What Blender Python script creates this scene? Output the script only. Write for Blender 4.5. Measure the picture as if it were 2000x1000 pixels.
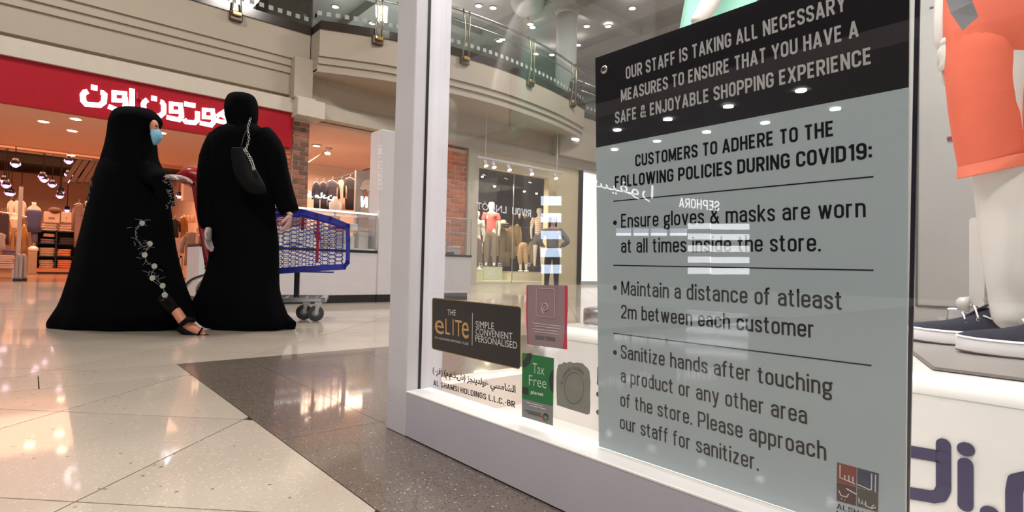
import bpy, bmesh, math, random, unicodedata
import numpy as np
from mathutils import Vector, Matrix
random.seed(7); rng=np.random.default_rng(7)
for o in list(bpy.data.objects): bpy.data.objects.remove(o)
SC=bpy.context.scene; COL=SC.collection
PI=math.pi
# ---------------------------------------------------------------- camera
FPX=1079.6; CZ=.5
_x=np.array([1240,-54,-FPX]); _y=np.array([-940,-2,-FPX])
_x=_x/np.linalg.norm(_x); _y=_y/np.linalg.norm(_y); _z=np.cross(_x,_y); _z/=np.linalg.norm(_z); _y=np.cross(_z,_x)
MW=np.stack([_x,_y,_z],1)            # world -> camera
C0=np.array([0,0,CZ])
cd=bpy.data.cameras.new('camera'); cam=bpy.data.objects.new('camera',cd); COL.objects.link(cam)
R=Matrix(MW.T.tolist()).to_4x4(); R.translation=Vector((0,0,CZ)); cam.matrix_world=R
cd.sensor_width=36; cd.lens=36*FPX/2000; cd.clip_start=.02; cd.clip_end=300
SC.camera=cam
def ray(x,y): return MW.T@np.array([x-1000,500-y,-FPX])
def _at(x,y,i,v):
    d=ray(x,y); return C0+d*((v-C0[i])/d[i])
def atx(x,y,v): return _at(x,y,0,v)
def aty(x,y,v): return _at(x,y,1,v)
def atz(x,y,v): return _at(x,y,2,v)
FW=MW.T@np.array([0,0,-1.]); FW[2]=0; FW/=np.linalg.norm(FW); RT=np.array([FW[1],-FW[0],0])
UP=np.array([0,0,1.])
def atf(x,y,f):
    d=ray(x,y); return C0+d*(f/np.dot(d,FW))
# ---------------------------------------------------------------- view, world, lights
vs=SC.view_settings; vs.view_transform='Standard'; vs.look='None'; vs.gamma=1; vs.use_curve_mapping=False
vs.exposure=0.3
W=bpy.data.worlds.new('world'); SC.world=W; W.use_nodes=True
bg=W.node_tree.nodes['Background']; bg.inputs[0].default_value=(.80,.75,.70,1); bg.inputs[1].default_value=.42
def area(name,loc,size,power,col=(1,1,1),rot=(0,0,0),sy=None):
    l=bpy.data.lights.new(name,'AREA'); l.energy=power; l.color=col; l.size=size
    if sy: l.shape='RECTANGLE'; l.size_y=sy
    o=bpy.data.objects.new(name,l); o.location=loc; o.rotation_euler=rot; COL.objects.link(o); return o
area('mall_light',(-1.5,8,9.6),1.4,400,(1,.93,.85))
area('mall_light',(5,5,9.6),1.4,420,(1,.93,.85))
area('mall_light',(-3,-2.0,7.5),1.3,500,(1,.93,.86))
area('mall_light',(11,8,9.6),1.4,420,(1,.94,.88))
area('gallery_uplight',(10,17,6.5),5.0,190,(.95,.97,1),(PI,0,0))
area('display_light',(1.75,.35,2.45),1.2,27,(1,.97,.93),(0,0,0),.5)
area('display_light',(1.05,.9,2.5),.3,22,(1,.98,.96),(0,0,0),1.0)
area('shop_light',(0,21,4.4),5,850,(1,.47,.26))
area('shop_light',(.8,15.2,3.1),3.4,105,(1,.45,.27))
area('shop_light',(6.6,16,3.55),2.6,230,(1,.62,.42))
area('shop_light',(11.3,14.6,3.2),2,200,(1,.84,.6))
# ---------------------------------------------------------------- materials
MATS={}
def mat(name,col,rough=.5,metal=0,emit=0,ecol=None,noise=None,bump=0,spec=.5,alpha=1,coat=0):
    if name in MATS: return MATS[name]
    m=bpy.data.materials.new(name); m.use_nodes=True; nt=m.node_tree; b=nt.nodes['Principled BSDF']
    b.inputs['Base Color'].default_value=(*col,1); b.inputs['Roughness'].default_value=rough; b.inputs['Metallic'].default_value=metal
    b.inputs['Specular IOR Level'].default_value=spec; b.inputs['Coat Weight'].default_value=coat; b.inputs['Coat Roughness'].default_value=.06
    if alpha<1: b.inputs['Alpha'].default_value=alpha
    if emit: b.inputs['Emission Color'].default_value=(*(ecol or col),1); b.inputs['Emission Strength'].default_value=emit
    sc_,amt=noise if noise else (6,.06)
    tc=nt.nodes.new('ShaderNodeTexCoord'); n=nt.nodes.new('ShaderNodeTexNoise'); n.inputs['Scale'].default_value=sc_; n.inputs['Detail'].default_value=4
    nt.links.new(tc.outputs['Object'],n.inputs['Vector'])
    if not emit:
        r=nt.nodes.new('ShaderNodeMapRange'); r.inputs[3].default_value=1-amt; r.inputs[4].default_value=1+amt
        nt.links.new(n.outputs[0],r.inputs[0])
        h=nt.nodes.new('ShaderNodeVectorMath'); h.operation='SCALE'; h.inputs[0].default_value=col
        nt.links.new(r.outputs[0],h.inputs['Scale']); nt.links.new(h.outputs[0],b.inputs['Base Color'])
    if bump:
        bp=nt.nodes.new('ShaderNodeBump'); bp.inputs['Strength'].default_value=bump; bp.inputs['Distance'].default_value=.01
        nt.links.new(n.outputs[0],bp.inputs['Height']); nt.links.new(bp.outputs[0],b.inputs['Normal'])
    MATS[name]=m; return m
def terrazzo(name,base,chips,thr,rough,sc1):
    m=bpy.data.materials.new(name); m.use_nodes=True; nt=m.node_tree; b=nt.nodes['Principled BSDF']; L=nt.links.new
    tc=nt.nodes.new('ShaderNodeTexCoord')
    mixin=None
    bc=nt.nodes.new('ShaderNodeRGB'); bc.outputs[0].default_value=(*base,1); cur=bc.outputs[0]
    nn=nt.nodes.new('ShaderNodeTexNoise'); nn.inputs['Scale'].default_value=1.7; nn.inputs['Detail'].default_value=5; L(tc.outputs['Object'],nn.inputs['Vector'])
    mp=nt.nodes.new('ShaderNodeMapRange'); mp.inputs[1].default_value=.3; mp.inputs[2].default_value=.7; mp.inputs[3].default_value=.90; mp.inputs[4].default_value=1.08; L(nn.outputs[0],mp.inputs[0])
    sc=nt.nodes.new('ShaderNodeVectorMath'); sc.operation='SCALE'; L(cur,sc.inputs[0]); L(mp.outputs[0],sc.inputs['Scale']); cur=sc.outputs[0]
    for i,(c,s,t) in enumerate(chips):
        v=nt.nodes.new('ShaderNodeTexVoronoi'); v.inputs['Scale'].default_value=s
        ad=nt.nodes.new('ShaderNodeVectorMath'); ad.operation='ADD'; ad.inputs[1].default_value=(i*3.1,i*7.7,0); L(tc.outputs['Object'],ad.inputs[0]); L(ad.outputs[0],v.inputs['Vector'])
        sp=nt.nodes.new('ShaderNodeSeparateColor'); L(v.outputs['Color'],sp.inputs[0])
        g=nt.nodes.new('ShaderNodeMath'); g.operation='GREATER_THAN'; g.inputs[1].default_value=t; L(sp.outputs[0],g.inputs[0])
        d=nt.nodes.new('ShaderNodeMath'); d.operation='LESS_THAN'; d.inputs[1].default_value=.42; L(v.outputs['Distance'],d.inputs[0])
        mu=nt.nodes.new('ShaderNodeMath'); mu.operation='MULTIPLY'; L(g.outputs[0],mu.inputs[0]); L(d.outputs[0],mu.inputs[1])
        mx=nt.nodes.new('ShaderNodeMix'); mx.data_type='RGBA'; L(mu.outputs[0],mx.inputs[0]); L(cur,mx.inputs[6]); mx.inputs[7].default_value=(*c,1); cur=mx.outputs[2]
    L(cur,b.inputs['Base Color']); b.inputs['Roughness'].default_value=rough
    b.inputs['Specular IOR Level'].default_value=.5; b.inputs['Coat Weight'].default_value=.6; b.inputs['Coat IOR'].default_value=1.6; b.inputs['Coat Roughness'].default_value=.05
    MATS[name]=m; return m
CREAM=terrazzo('cream_terrazzo',(.46,.40,.335),[((.43,.375,.31),150,.80),((.57,.52,.45),130,.80),((.16,.13,.10),95,.988),((.46,.39,.315),90,.86)],.1,.30,1)
DARK=terrazzo('dark_terrazzo',(.13,.105,.086),[((.19,.155,.13),190,.70),((.06,.048,.04),170,.75),((.55,.50,.45),210,.965),((.03,.025,.02),150,.95)],.1,.30,1)
def glass(name,f0=.04,tint=(.985,.988,.988),back=True):
    m=bpy.data.materials.new(name); m.use_nodes=True; nt=m.node_tree; nt.nodes.clear(); L=nt.links.new
    out=nt.nodes.new('ShaderNodeOutputMaterial'); mx=nt.nodes.new('ShaderNodeMixShader'); t=nt.nodes.new('ShaderNodeBsdfTransparent'); g=nt.nodes.new('ShaderNodeBsdfGlossy')
    t.inputs[0].default_value=(*tint,1); g.inputs['Roughness'].default_value=0; g.inputs[0].default_value=(1,1,1,1)
    ge=nt.nodes.new('ShaderNodeNewGeometry'); d=nt.nodes.new('ShaderNodeVectorMath'); d.operation='DOT_PRODUCT'; L(ge.outputs['Incoming'],d.inputs[0]); L(ge.outputs['Normal'],d.inputs[1])
    a=nt.nodes.new('ShaderNodeMath'); a.operation='ABSOLUTE'; L(d.outputs['Value'],a.inputs[0])
    s=nt.nodes.new('ShaderNodeMath'); s.operation='SUBTRACT'; s.inputs[0].default_value=1; L(a.outputs[0],s.inputs[1])
    p=nt.nodes.new('ShaderNodeMath'); p.operation='POWER'; p.inputs[1].default_value=5; L(s.outputs[0],p.inputs[0])
    q=nt.nodes.new('ShaderNodeMath'); q.operation='MULTIPLY_ADD'; q.inputs[1].default_value=1-f0; q.inputs[2].default_value=f0; L(p.outputs[0],q.inputs[0])
    L(q.outputs[0],mx.inputs[0]); L(t.outputs[0],mx.inputs[1]); L(g.outputs[0],mx.inputs[2]); L(mx.outputs[0],out.inputs[0])
    MATS[name]=m; return m
GLASS=glass('window_glass',.045); RAILGLASS=glass('rail_glass',.05,(.84,.90,.88)); CASEGLASS=glass('case_glass',.05,(.97,.98,.98))
cream=mat('cream_plaster',(.385,.335,.27),.7,noise=(3,.04)); cream2=mat('cream_plaster_light',(.52,.475,.405),.65); cream3=mat('beige_plaster',(.42,.34,.255),.7)
stone=mat('dark_brown_stone',(.035,.027,.023),.15,noise=(4,.35)); red=mat('red_fascia',(.36,.005,.016),.45,spec=.2)
white=mat('white_paint',(.72,.71,.72),.35); greywhite=mat('grey_white_paint',(.55,.54,.56),.35); brightwhite=mat('bright_white_paint',(.86,.85,.83),.3)
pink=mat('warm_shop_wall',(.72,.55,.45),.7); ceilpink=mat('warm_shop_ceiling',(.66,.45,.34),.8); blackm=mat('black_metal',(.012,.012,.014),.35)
steel=mat('brushed_steel',(.60,.60,.60),.25,1); brass=mat('brass',(.50,.34,.12),.3,1); darkbrass=mat('aged_brass_rod',(.30,.26,.17),.3,1)
ceilm=mat('mall_ceiling_paint',(.42,.39,.35),.8); mortar=mat('mortar',(.55,.42,.33),.9)
abaya=mat('black_abaya_cloth',(.0014,.0014,.002),.9,noise=(20,.3),bump=.15,spec=.06); blackleather=mat('black_leather',(.003,.003,.0035),.6,noise=(60,.3),bump=.2,spec=.12)
skin=mat('skin',(.55,.22,.14),.5); skinpale=mat('gloved_skin',(.52,.31,.27),.45); glovem=mat('vinyl_glove',(.50,.42,.40),.3)
manq=mat('white_mannequin',(.74,.70,.66),.28); navy=mat('navy_ink',(.02,.018,.09),.4); black=mat('black_ink',(.006,.007,.009),.5)
redplastic=mat('red_plastic',(.36,.008,.016),.3); blueplastic=mat('blue_plastic',(.018,.022,.30),.3)
lampm=mat('lamp_white',(1,1,1),emit=14,ecol=(1,.97,.92)); lampw=mat('lamp_warm',(1,1,1),emit=14,ecol=(1,.72,.5)); lampp=mat('lamp_violet',(1,1,1),emit=3,ecol=(.9,.75,1)); violet=mat('violet_halo',(1,1,1),emit=.7,ecol=(.42,.2,1))
signw=mat('sign_glow',(1,1,1),emit=1.7,ecol=(.93,.90,1))
# ---------------------------------------------------------------- mesh builder
class MB:
    def __init__(s): s.v=[]; s.f=[]
    def add(s,vs,fs):
        n=len(s.v); s.v+= [tuple(map(float,p)) for p in vs]; s.f+= [tuple(i+n for i in f) for f in fs]; return s
    def box(s,a,b):
        x0,y0,z0=a; x1,y1,z1=b
        return s.add([(x0,y0,z0),(x1,y0,z0),(x1,y1,z0),(x0,y1,z0),(x0,y0,z1),(x1,y0,z1),(x1,y1,z1),(x0,y1,z1)],[(0,3,2,1),(4,5,6,7),(0,1,5,4),(1,2,6,5),(2,3,7,6),(3,0,4,7)])
    def bbox(s,a,b,c=.01):  # bevelled box: chamfered in plan + top
        x0,y0,z0=a; x1,y1,z1=b
        P=lambda i,z:[(x0+c+i,y0+i,z),(x1-c-i,y0+i,z),(x1-i,y0+c+i,z),(x1-i,y1-c-i,z),(x1-c-i,y1-i,z),(x0+c+i,y1-i,z),(x0+i,y1-c-i,z),(x0+i,y0+c+i,z)]
        return s.loft([P(c,z0),P(0,z0+c),P(0,z1-c),P(c,z1)])
    def prism(s,poly,dv):   # poly of 3D points, extruded by dv
        n=len(poly); dv=np.array(dv,float); q=[np.array(p,float)+dv for p in poly]
        return s.add(list(poly)+q,[tuple(range(n)),tuple(range(2*n-1,n-1,-1))]+[(i,i+n,(i+1)%n+n,(i+1)%n) for i in range(n)])
    def loft(s,rings,cap=True,closed=True):
        n=len(rings[0]); vs=[p for r in rings for p in r]; fs=[]
        for i in range(len(rings)-1):
            for j in range(n if closed else n-1):
                k=(j+1)%n; fs.append((i*n+j,i*n+k,(i+1)*n+k,(i+1)*n+j))
        if cap: fs+= [tuple(range(n-1,-1,-1)),tuple(range((len(rings)-1)*n,len(rings)*n))]
        return s.add(vs,fs)
    def tube(s,path,r,n=8,cap=True):
        path=[np.array(p,float) for p in path]; rs=r if hasattr(r,'__len__') else [r]*len(path); rings=[]; a=None
        for i,p in enumerate(path):
            t=path[min(i+1,len(path)-1)]-path[max(i-1,0)]; t=t/(np.linalg.norm(t)+1e-9)
            if a is None: a=np.cross(t,[0,0,1.]) if abs(t[2])<.9 else np.cross(t,[1.,0,0])
            a=a-t*np.dot(a,t); a/=np.linalg.norm(a)+1e-9; b=np.cross(t,a)
            rings.append([p+rs[i]*(math.cos(q)*a+math.sin(q)*b) for q in np.linspace(0,2*PI,n,endpoint=False)])
        return s.loft(rings,cap)
    def disc(s,c,r,nrm=(0,0,1),h=.01,n=16,r2=None):
        c=np.array(c,float); nrm=np.array(nrm,float); nrm/=np.linalg.norm(nrm)
        return s.tube([c,c+nrm*h],[r,r2 if r2 is not None else r],n)
    def ell(s,c,rad,n=12,m=8,rot=None):
        rings=[]
        for i in range(m+1):
            t=PI*i/m; t=min(max(t,.06),PI-.06)
            ring=[]
            for j in range(n):
                q=2*PI*j/n; p=np.array([rad[0]*math.sin(t)*math.cos(q),rad[1]*math.sin(t)*math.sin(q),rad[2]*math.cos(t)])
                if rot is not None: p=rot@p
                ring.append(p+np.array(c))
            rings.append(ring)
        return s.loft(rings)
def mesh_of(mb,name,m,smooth=False):
    me=bpy.data.meshes.new(name); me.from_pydata(mb.v,[],mb.f); me.materials.append(m)
    if smooth:
        me.polygons.foreach_set('use_smooth',[True]*len(me.polygons))
    me.update(); return me
WL={}
def fixn(me):
    b=bmesh.new(); b.from_mesh(me); bmesh.ops.recalc_face_normals(b,faces=b.faces); b.to_mesh(me); b.free()
def obj(name,mb,m,parent=None,smooth=False,label=None,kind=None,cat=None,group=None,sub=0):
    """mb in world coordinates"""
    me=mesh_of(mb,name,m,smooth) if isinstance(mb,MB) else mb
    if not isinstance(mb,MB):
        if not me.materials: me.materials.append(m)
        if smooth: me.polygons.foreach_set('use_smooth',[True]*len(me.polygons))
    fixn(me)
    co=np.empty(len(me.vertices)*3); me.vertices.foreach_get('co',co); co=co.reshape(-1,3)
    lo=co.min(0); hi=co.max(0); base=np.array([(lo[0]+hi[0])/2,(lo[1]+hi[1])/2,lo[2]])
    co-=base; me.vertices.foreach_set('co',co.ravel()); me.update()
    o=bpy.data.objects.new(name,me); COL.objects.link(o)
    pw=WL.get(parent.name,np.zeros(3)) if parent else np.zeros(3)
    o.location=tuple(base-pw); WL[o.name]=base
    if parent: o.parent=parent
    if label: o['label']=label
    if kind: o['kind']=kind
    if cat: o['category']=cat
    if group: o['group']=group
    if sub:
        md=o.modifiers.new('sub','SUBSURF'); md.levels=sub; md.render_levels=sub
    return o
def thing(name,label,cat,loc,group=None):
    o=bpy.data.objects.new(name,None); COL.objects.link(o); o.location=tuple(loc); o.empty_display_size=.1
    o['label']=label; o['category']=cat
    if group: o['group']=group
    WL[o.name]=np.array(loc,float); return o
def struct(name,mb,m,parent=None,smooth=False): return obj(name,mb,m,parent,smooth,kind='structure')
def copy_tree(root,loc,label=None,rz=0):
    def cp(o,par):
        c=o.copy(); COL.objects.link(c); c.parent=par
        for ch in list(o.children): cp(ch,c)
        return c
    r=cp(root,None); r.location=tuple(loc); r.rotation_euler=(0,0,rz)
    if label: r['label']=label
    return r
# ---------------------------------------------------------------- text
AR={}
for cp in range(0xFE70,0xFEFD):
    d=unicodedata.decomposition(chr(cp)).split()
    if len(d)==2 and d[0] in('<isolated>','<initial>','<medial>','<final>'): AR[(chr(int(d[1],16)),d[0][1:-1])]=chr(cp)
NOJ=set('اودذرزأإآةء')
def arabic(s):
    out=[]
    for i,c in enumerate(s):
        if (c,'isolated') not in AR: out.append(c); continue
        pj=i>0 and (s[i-1],'isolated') in AR and s[i-1] not in NOJ
        nj=i+1<len(s) and (s[i+1],'isolated') in AR and c not in NOJ
        f='medial' if pj and nj else 'final' if pj else 'initial' if nj else 'isolated'
        out.append(AR.get((c,f),AR[(c,'isolated')]))
    sw={'(':')',')':'('}
    return ''.join(sw.get(c,c) for c in reversed(out))
def text_mesh(body,bold=0,res=3,ref='H'):
    """returns verts normalised: x 0..1 across, y 0..1 = cap height, faces"""
    def ev(b):
        c=bpy.data.curves.new('t','FONT'); c.body=b; c.resolution_u=res; c.offset=bold; c.fill_mode='FRONT'
        o=bpy.data.objects.new('t',c); COL.objects.link(o); dg=bpy.context.evaluated_depsgraph_get(); dg.update()
        me=bpy.data.meshes.new_from_object(o.evaluated_get(dg)); bpy.data.objects.remove(o); bpy.data.curves.remove(c)
        v=np.array([p.co[:] for p in me.vertices]); f=[tuple(p.vertices) for p in me.polygons]; bpy.data.meshes.remove(me); return v,f
    v,f=ev(body); 
    if ref is None: h0,h1=v[:,1].min(),v[:,1].max()
    else:
        hv,_=ev(ref); h0,h1=0,hv[:,1].max()
    x0,x1=v[:,0].min(),v[:,0].max()
    v[:,0]=(v[:,0]-x0)/(x1-x0); v[:,1]=(v[:,1]-h0)/(h1-h0); return v,f
def text_on(body,BL,BR,TL,m,parent,off=(0,0,0),bold=0,name='lettering',ref='H',res=3,label=None,thick=None):
    """BL, BR, TL: world points of baseline start, baseline end, cap-height at start"""
    v,f=text_mesh(body,bold,res,ref); BL=np.array(BL);BR=np.array(BR);TL=np.array(TL); off=np.array(off,float)
    mb=MB(); P=BL+np.outer(v[:,0],BR-BL)+np.outer(v[:,1],TL-BL)+off
    mb.add(P,f)
    if thick is not None:
        # boundary walls + back
        t=np.array(thick,float); n=len(P); mb2=MB(); mb2.add(P,f); mb2.add(P-t,[tuple(reversed(q)) for q in f])
        ed={}
        for q in f:
            for i in range(len(q)):
                a,b=q[i],q[(i+1)%len(q)]; ed[(a,b)]=1
        w=[(b,a,a+n,b+n) for (a,b) in ed if (b,a) not in ed]; mb2.f+=w; mb=mb2
    me=mesh_of(mb,name,m)
    co=np.array(mb.v); lo=co.min(0);hi=co.max(0); base=np.array([(lo[0]+hi[0])/2,(lo[1]+hi[1])/2,lo[2]])
    me.vertices.foreach_set('co',(co-base).ravel()); me.update()
    o=bpy.data.objects.new(name,me); COL.objects.link(o); pw=WL.get(parent.name,np.zeros(3)) if parent else np.zeros(3)
    o.location=tuple(base-pw); WL[o.name]=base
    if parent: o.parent=parent
    if label: o['label']=label
    return o
def skin_mesh(pts,rad,edges,sub=2,root=0):
    me=bpy.data.meshes.new('sk'); me.from_pydata([tuple(map(float,p)) for p in pts],edges,[])
    o=bpy.data.objects.new('sk',me); COL.objects.link(o); sk=o.modifiers.new('s','SKIN'); sk.use_smooth_shade=True; sk.branch_smoothing=.4
    for i,r in enumerate(rad):
        d=me.skin_vertices[0].data[i]; rr=r if hasattr(r,'__len__') else (r,r); d.radius=rr; d.use_root=(i==root)
    s=o.modifiers.new('b','SUBSURF'); s.levels=sub; s.render_levels=sub
    dg=bpy.context.evaluated_depsgraph_get(); dg.update()
    out=bpy.data.meshes.new_from_object(o.evaluated_get(dg)); bpy.data.objects.remove(o); bpy.data.meshes.remove(me)
    out.materials.clear(); return out
def quadpts(c,f): return [f(*p) for p in c]
def rounded(pts,r,n=4):
    """round corners of a planar polygon of 3D points by radius fraction in metres"""
    out=[]; N=len(pts); pts=[np.array(p,float) for p in pts]
    for i in range(N):
        p,a,b=pts[i],pts[i-1],pts[(i+1)%N]
        u=(a-p)/np.linalg.norm(a-p); w=(b-p)/np.linalg.norm(b-p); s=p+u*r; e=p+w*r
        for k in range(n+1):
            t=k/n; out.append((1-t)**2*s+2*t*(1-t)*p+t*t*e)
    return out
def crom(P,n=6,closed=False):
    P=[np.array(p,float) for p in P]; out=[]
    for i in range(len(P)-1):
        p0=P[max(i-1,0)];p1=P[i];p2=P[i+1];p3=P[min(i+2,len(P)-1)]
        for k in range(n):
            t=k/n; out.append(.5*((2*p1)+(-p0+p2)*t+(2*p0-5*p1+4*p2-p3)*t*t+(-p0+3*p1-3*p2+p3)*t**3))
    out.append(P[-1]); return out
# ---------------------------------------------------------------- condensed stroke lettering
def _round(P,n=6):
    out=[]
    for i,p in enumerate(P):
        r=p[2] if len(p)>2 else 0; q=np.array(p[:2],float)
        if r<=0 or i==0 or i==len(P)-1: out.append(q); continue
        a=np.array(P[i-1][:2],float);b=np.array(P[i+1][:2],float); la=np.linalg.norm(a-q);lb=np.linalg.norm(b-q); ra=min(r,la*(.5 if (len(P[i-1])>2 and P[i-1][2]>0) else 1));rb=min(r,lb*(.5 if (len(P[i+1])>2 and P[i+1][2]>0) else 1))
        s=q+(a-q)/la*ra; e=q+(b-q)/lb*rb
        for k in range(n+1):
            t=k/n; w=1.25; c0=(1-t)**2;c1=2*t*(1-t)*w*.75;c2=t*t; tt=c0+c1+c2; out.append((c0*s+c1*q+c2*e)/tt)
    o2=[out[0]]
    for q in out[1:]:
        if np.linalg.norm(q-o2[-1])>1e-4: o2.append(q)
    return o2
def glyph(c,s):
    b=s/2;t=1-s/2;W=.40;h=W/2; X=.735;x_=X-s/2;w=.325;r=.2;rl=.17; m=.49
    cl='closed'
    def ring(x0,x1,y0,y1,r): return [((x0+x1)/2,y0),(x1,y0,r),(x1,y1,r),(x0,y1,r),(x0,y0,r),((x0+x1)/2,y0)]
    G={'A':(W+.06,[[(0,0),(h+.03,1.0)],[(W+.06,0),(h+.03,1.0)],[(.08,.27),(W-.02,.27)]]),
    'B':(W,[[(0,0),(0,1)],[(0,t),(W-.02,t,r),(W-.02,.52,r),(0,.52)],[(0,.52),(W,.52,r),(W,b,r),(0,b)]]),
    'C':(W,[[(W,.67),(W,t,r),(0,t,r),(0,b,r),(W,b,r),(W,.33)]]),
    'D':(W,[[(0,0),(0,1)],[(0,t),(W,t,r),(W,b,r),(0,b)]]),
    'E':(W-.06,[[(0,0),(0,1)],[(0,t),(W-.04,t)],[(0,m+.02),(W-.08,m+.02)],[(0,b),(W-.04,b)]]),
    'F':(W-.06,[[(0,0),(0,1)],[(0,t),(W-.04,t)],[(0,m),(W-.08,m)]]),
    'G':(W,[[(W,.68),(W,t,r),(0,t,r),(0,b,r),(W,b,r),(W,.48),(W*.5,.48)]]),
    'H':(W,[[(0,0),(0,1)],[(W,0),(W,1)],[(0,m+.02),(W,m+.02)]]),'I':(0,[[(0,0),(0,1)]]),
    'J':(.30,[[(.30,1),(.30,b,.18),(0,b,.18),(0,.3)]]),
    'K':(W+.02,[[(0,0),(0,1)],[(0,.36),(W,1)],[(.13,.53),(W+.02,0)]]),'L':(W-.08,[[(0,1),(0,b)],[(0,b),(W-.05,b)]]),
    'M':(W+.14,[[(0,0),(0,1)],[(W+.14,0),(W+.14,1)],[(0,1),((W+.14)/2,.12)],[(W+.14,1),((W+.14)/2,.12)]]),
    'N':(W+.02,[[(0,0),(0,1)],[(W+.02,0),(W+.02,1)],[(0,1),(W+.02,0)]]),
    'O':(W,[ring(0,W,b,t,r)]),'P':(W,[[(0,0),(0,1)],[(0,t),(W,t,r),(W,.42,r),(0,.42)]]),
    'R':(W,[[(0,0),(0,1)],[(0,t),(W,t,r),(W,.46,r),(0,.46)],[(W*.5,.46),(W+.01,0)]]),
    'S':(W-.02,[[(W-.02,.70),(W-.02,t,r),(0,t,r),(0,.58,.16),(W-.02,.42,.16),(W-.02,b,r),(0,b,r),(0,.30)]]),
    'T':(W,[[(h,0),(h,1)],[(-.02,t),(W+.02,t)]]),'U':(W,[[(0,1),(0,b,r),(W,b,r),(W,1)]]),
    'V':(W+.05,[[(0,1),(h+.025,0)],[(W+.05,1),(h+.025,0)]]),
    'W':(W+.34,[[(0,1),(.19,0)],[(.37,1),(.19,0)],[(.37,1),(.55,0)],[(.74,1),(.55,0)]]),
    'X':(W+.04,[[(0,0),(W+.04,1)],[(0,1),(W+.04,0)]]),'Y':(W+.05,[[(0,1),(h+.025,.42)],[(W+.05,1),(h+.025,.42)],[(h+.025,0),(h+.025,.42)]]),
    '&':(.46,[[(.48,0),(.08,.72),(.08,t,.12),(.33,t,.12),(.33,.68,.1),(.0,.40,.15),(0,b,.17),(.30,b,.17),(.44,.45)]]),
    '1':(.18,[[(.18,0),(.18,1)],[(.18,.96),(0,.80)]]),'9':(W-.02,[[(W-.02,.5),(W-.02,t,r),(0,t,r),(0,.45,r),(W-.02,.45,.1)],[(W-.02,.6),(W-.02,b,r),(0,b,r),(0,.26)]]),
    '2':(W-.04,[[(0,.70),(0,t,r),(W-.04,t,r),(W-.04,.58,.1),(0,.12),(0,b),(W-.02,b)]]),'8':(W-.02,[ring(0,W-.02,.52,t,r),ring(0,W-.02,b,.52,r)]),
    'a':(w,[[(0,X*.72),(0,x_,rl),(w,x_,rl),(w,0)],[(w,.43),(0,.43,rl),(0,b,rl),(w,b,rl),(w,.25)]]),
    'b':(w,[[(0,0),(0,1)],[(0,.2),(0,x_,rl),(w,x_,rl),(w,b,rl),(0,b,rl),(0,.5)]]),
    'c':(w,[[(w,X*.68),(w,x_,rl),(0,x_,rl),(0,b,rl),(w,b,rl),(w,.25)]]),
    'd':(w,[[(w,0),(w,1)],[(w,.5),(w,x_,rl),(0,x_,rl),(0,b,rl),(w,b,rl),(w,.2)]]),
    'e':(w,[[(0,.37),(w,.37),(w,x_,rl),(0,x_,rl),(0,b,rl),(w,b,rl),(w,.22)]]),
    'f':(.20,[[(.05,0),(.05,t,.12),(.22,t)],[(-.08,x_),(.20,x_)]]),
    'g':(w,[ring(0,w,.26,x_,rl),[(.02,.27),(.02,.10,.08),(w,.10,.12),(w,-.20,.12),(0,-.20,.12),(0,-.02,.1),(.10,.10)],[(w-.06,x_-.02),(w+.09,x_+.03)]]),
    'h':(w,[[(0,0),(0,1)],[(0,.45),(0,x_,rl),(w,x_,rl),(w,0)]]),'i':(0,[[(0,0),(0,X)],[(0,.86),(0,1)]]),
    'k':(w,[[(0,0),(0,1)],[(0,.28),(w,X)],[(.1,.40),(w+.01,0)]]),'l':(0,[[(0,0),(0,1)]]),
    'm':(w*1.9,[[(0,0),(0,X)],[(0,.45),(0,x_,rl),(w*.95,x_,rl),(w*.95,0)],[(w*.95,.45),(w*.95,x_,rl),(w*1.9,x_,rl),(w*1.9,0)]]),
    'n':(w,[[(0,0),(0,X)],[(0,.45),(0,x_,rl),(w,x_,rl),(w,0)]]),'o':(w,[ring(0,w,b,x_,rl)]),
    'p':(w,[[(0,-.26),(0,X)],[(0,.2),(0,x_,rl),(w,x_,rl),(w,b,rl),(0,b,rl),(0,.5)]]),
    'r':(.20,[[(0,0),(0,X)],[(0,.45),(0,x_,.15),(.21,x_)]]),
    's':(w-.03,[[(w-.03,X*.70),(w-.03,x_,rl),(0,x_,rl),(0,.44,.12),(w-.03,.30,.12),(w-.03,b,rl),(0,b,rl),(0,.22)]]),
    't':(.21,[[(.06,.92),(.06,b,.12),(.22,b)],[(-.07,x_),(.21,x_)]]),'u':(w,[[(0,X),(0,b,rl),(w,b,rl),(w,.3)],[(w,0),(w,X)]]),
    'v':(w+.03,[[(0,X),(w/2+.015,0)],[(w+.03,X),(w/2+.015,0)]]),'w':(w*1.65,[[(0,X),(w*.42,0)],[(w*.82,X),(w*.42,0)],[(w*.82,X),(w*1.22,0)],[(w*1.65,X),(w*1.22,0)]]),
    'y':(w+.03,[[(0,X),(w/2+.03,.02)],[(w+.03,X),(w/2-.02,-.20,.05),(-.0,-.21)]]),'z':(w-.02,[[(0,x_),(w-.02,x_)],[(w-.03,x_),(0,b)],[(0,b),(w-.02,b)]]),
    '.':(0,[[(0,0),(0,s*1.15)]]),':':(0,[[(0,.08),(0,.08+s*1.1)],[(0,.56),(0,.56+s*1.1)]]),'-':(.16,[[(0,.40),(.16,.40)]])}
    return G.get(c,G['O'])
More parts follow.
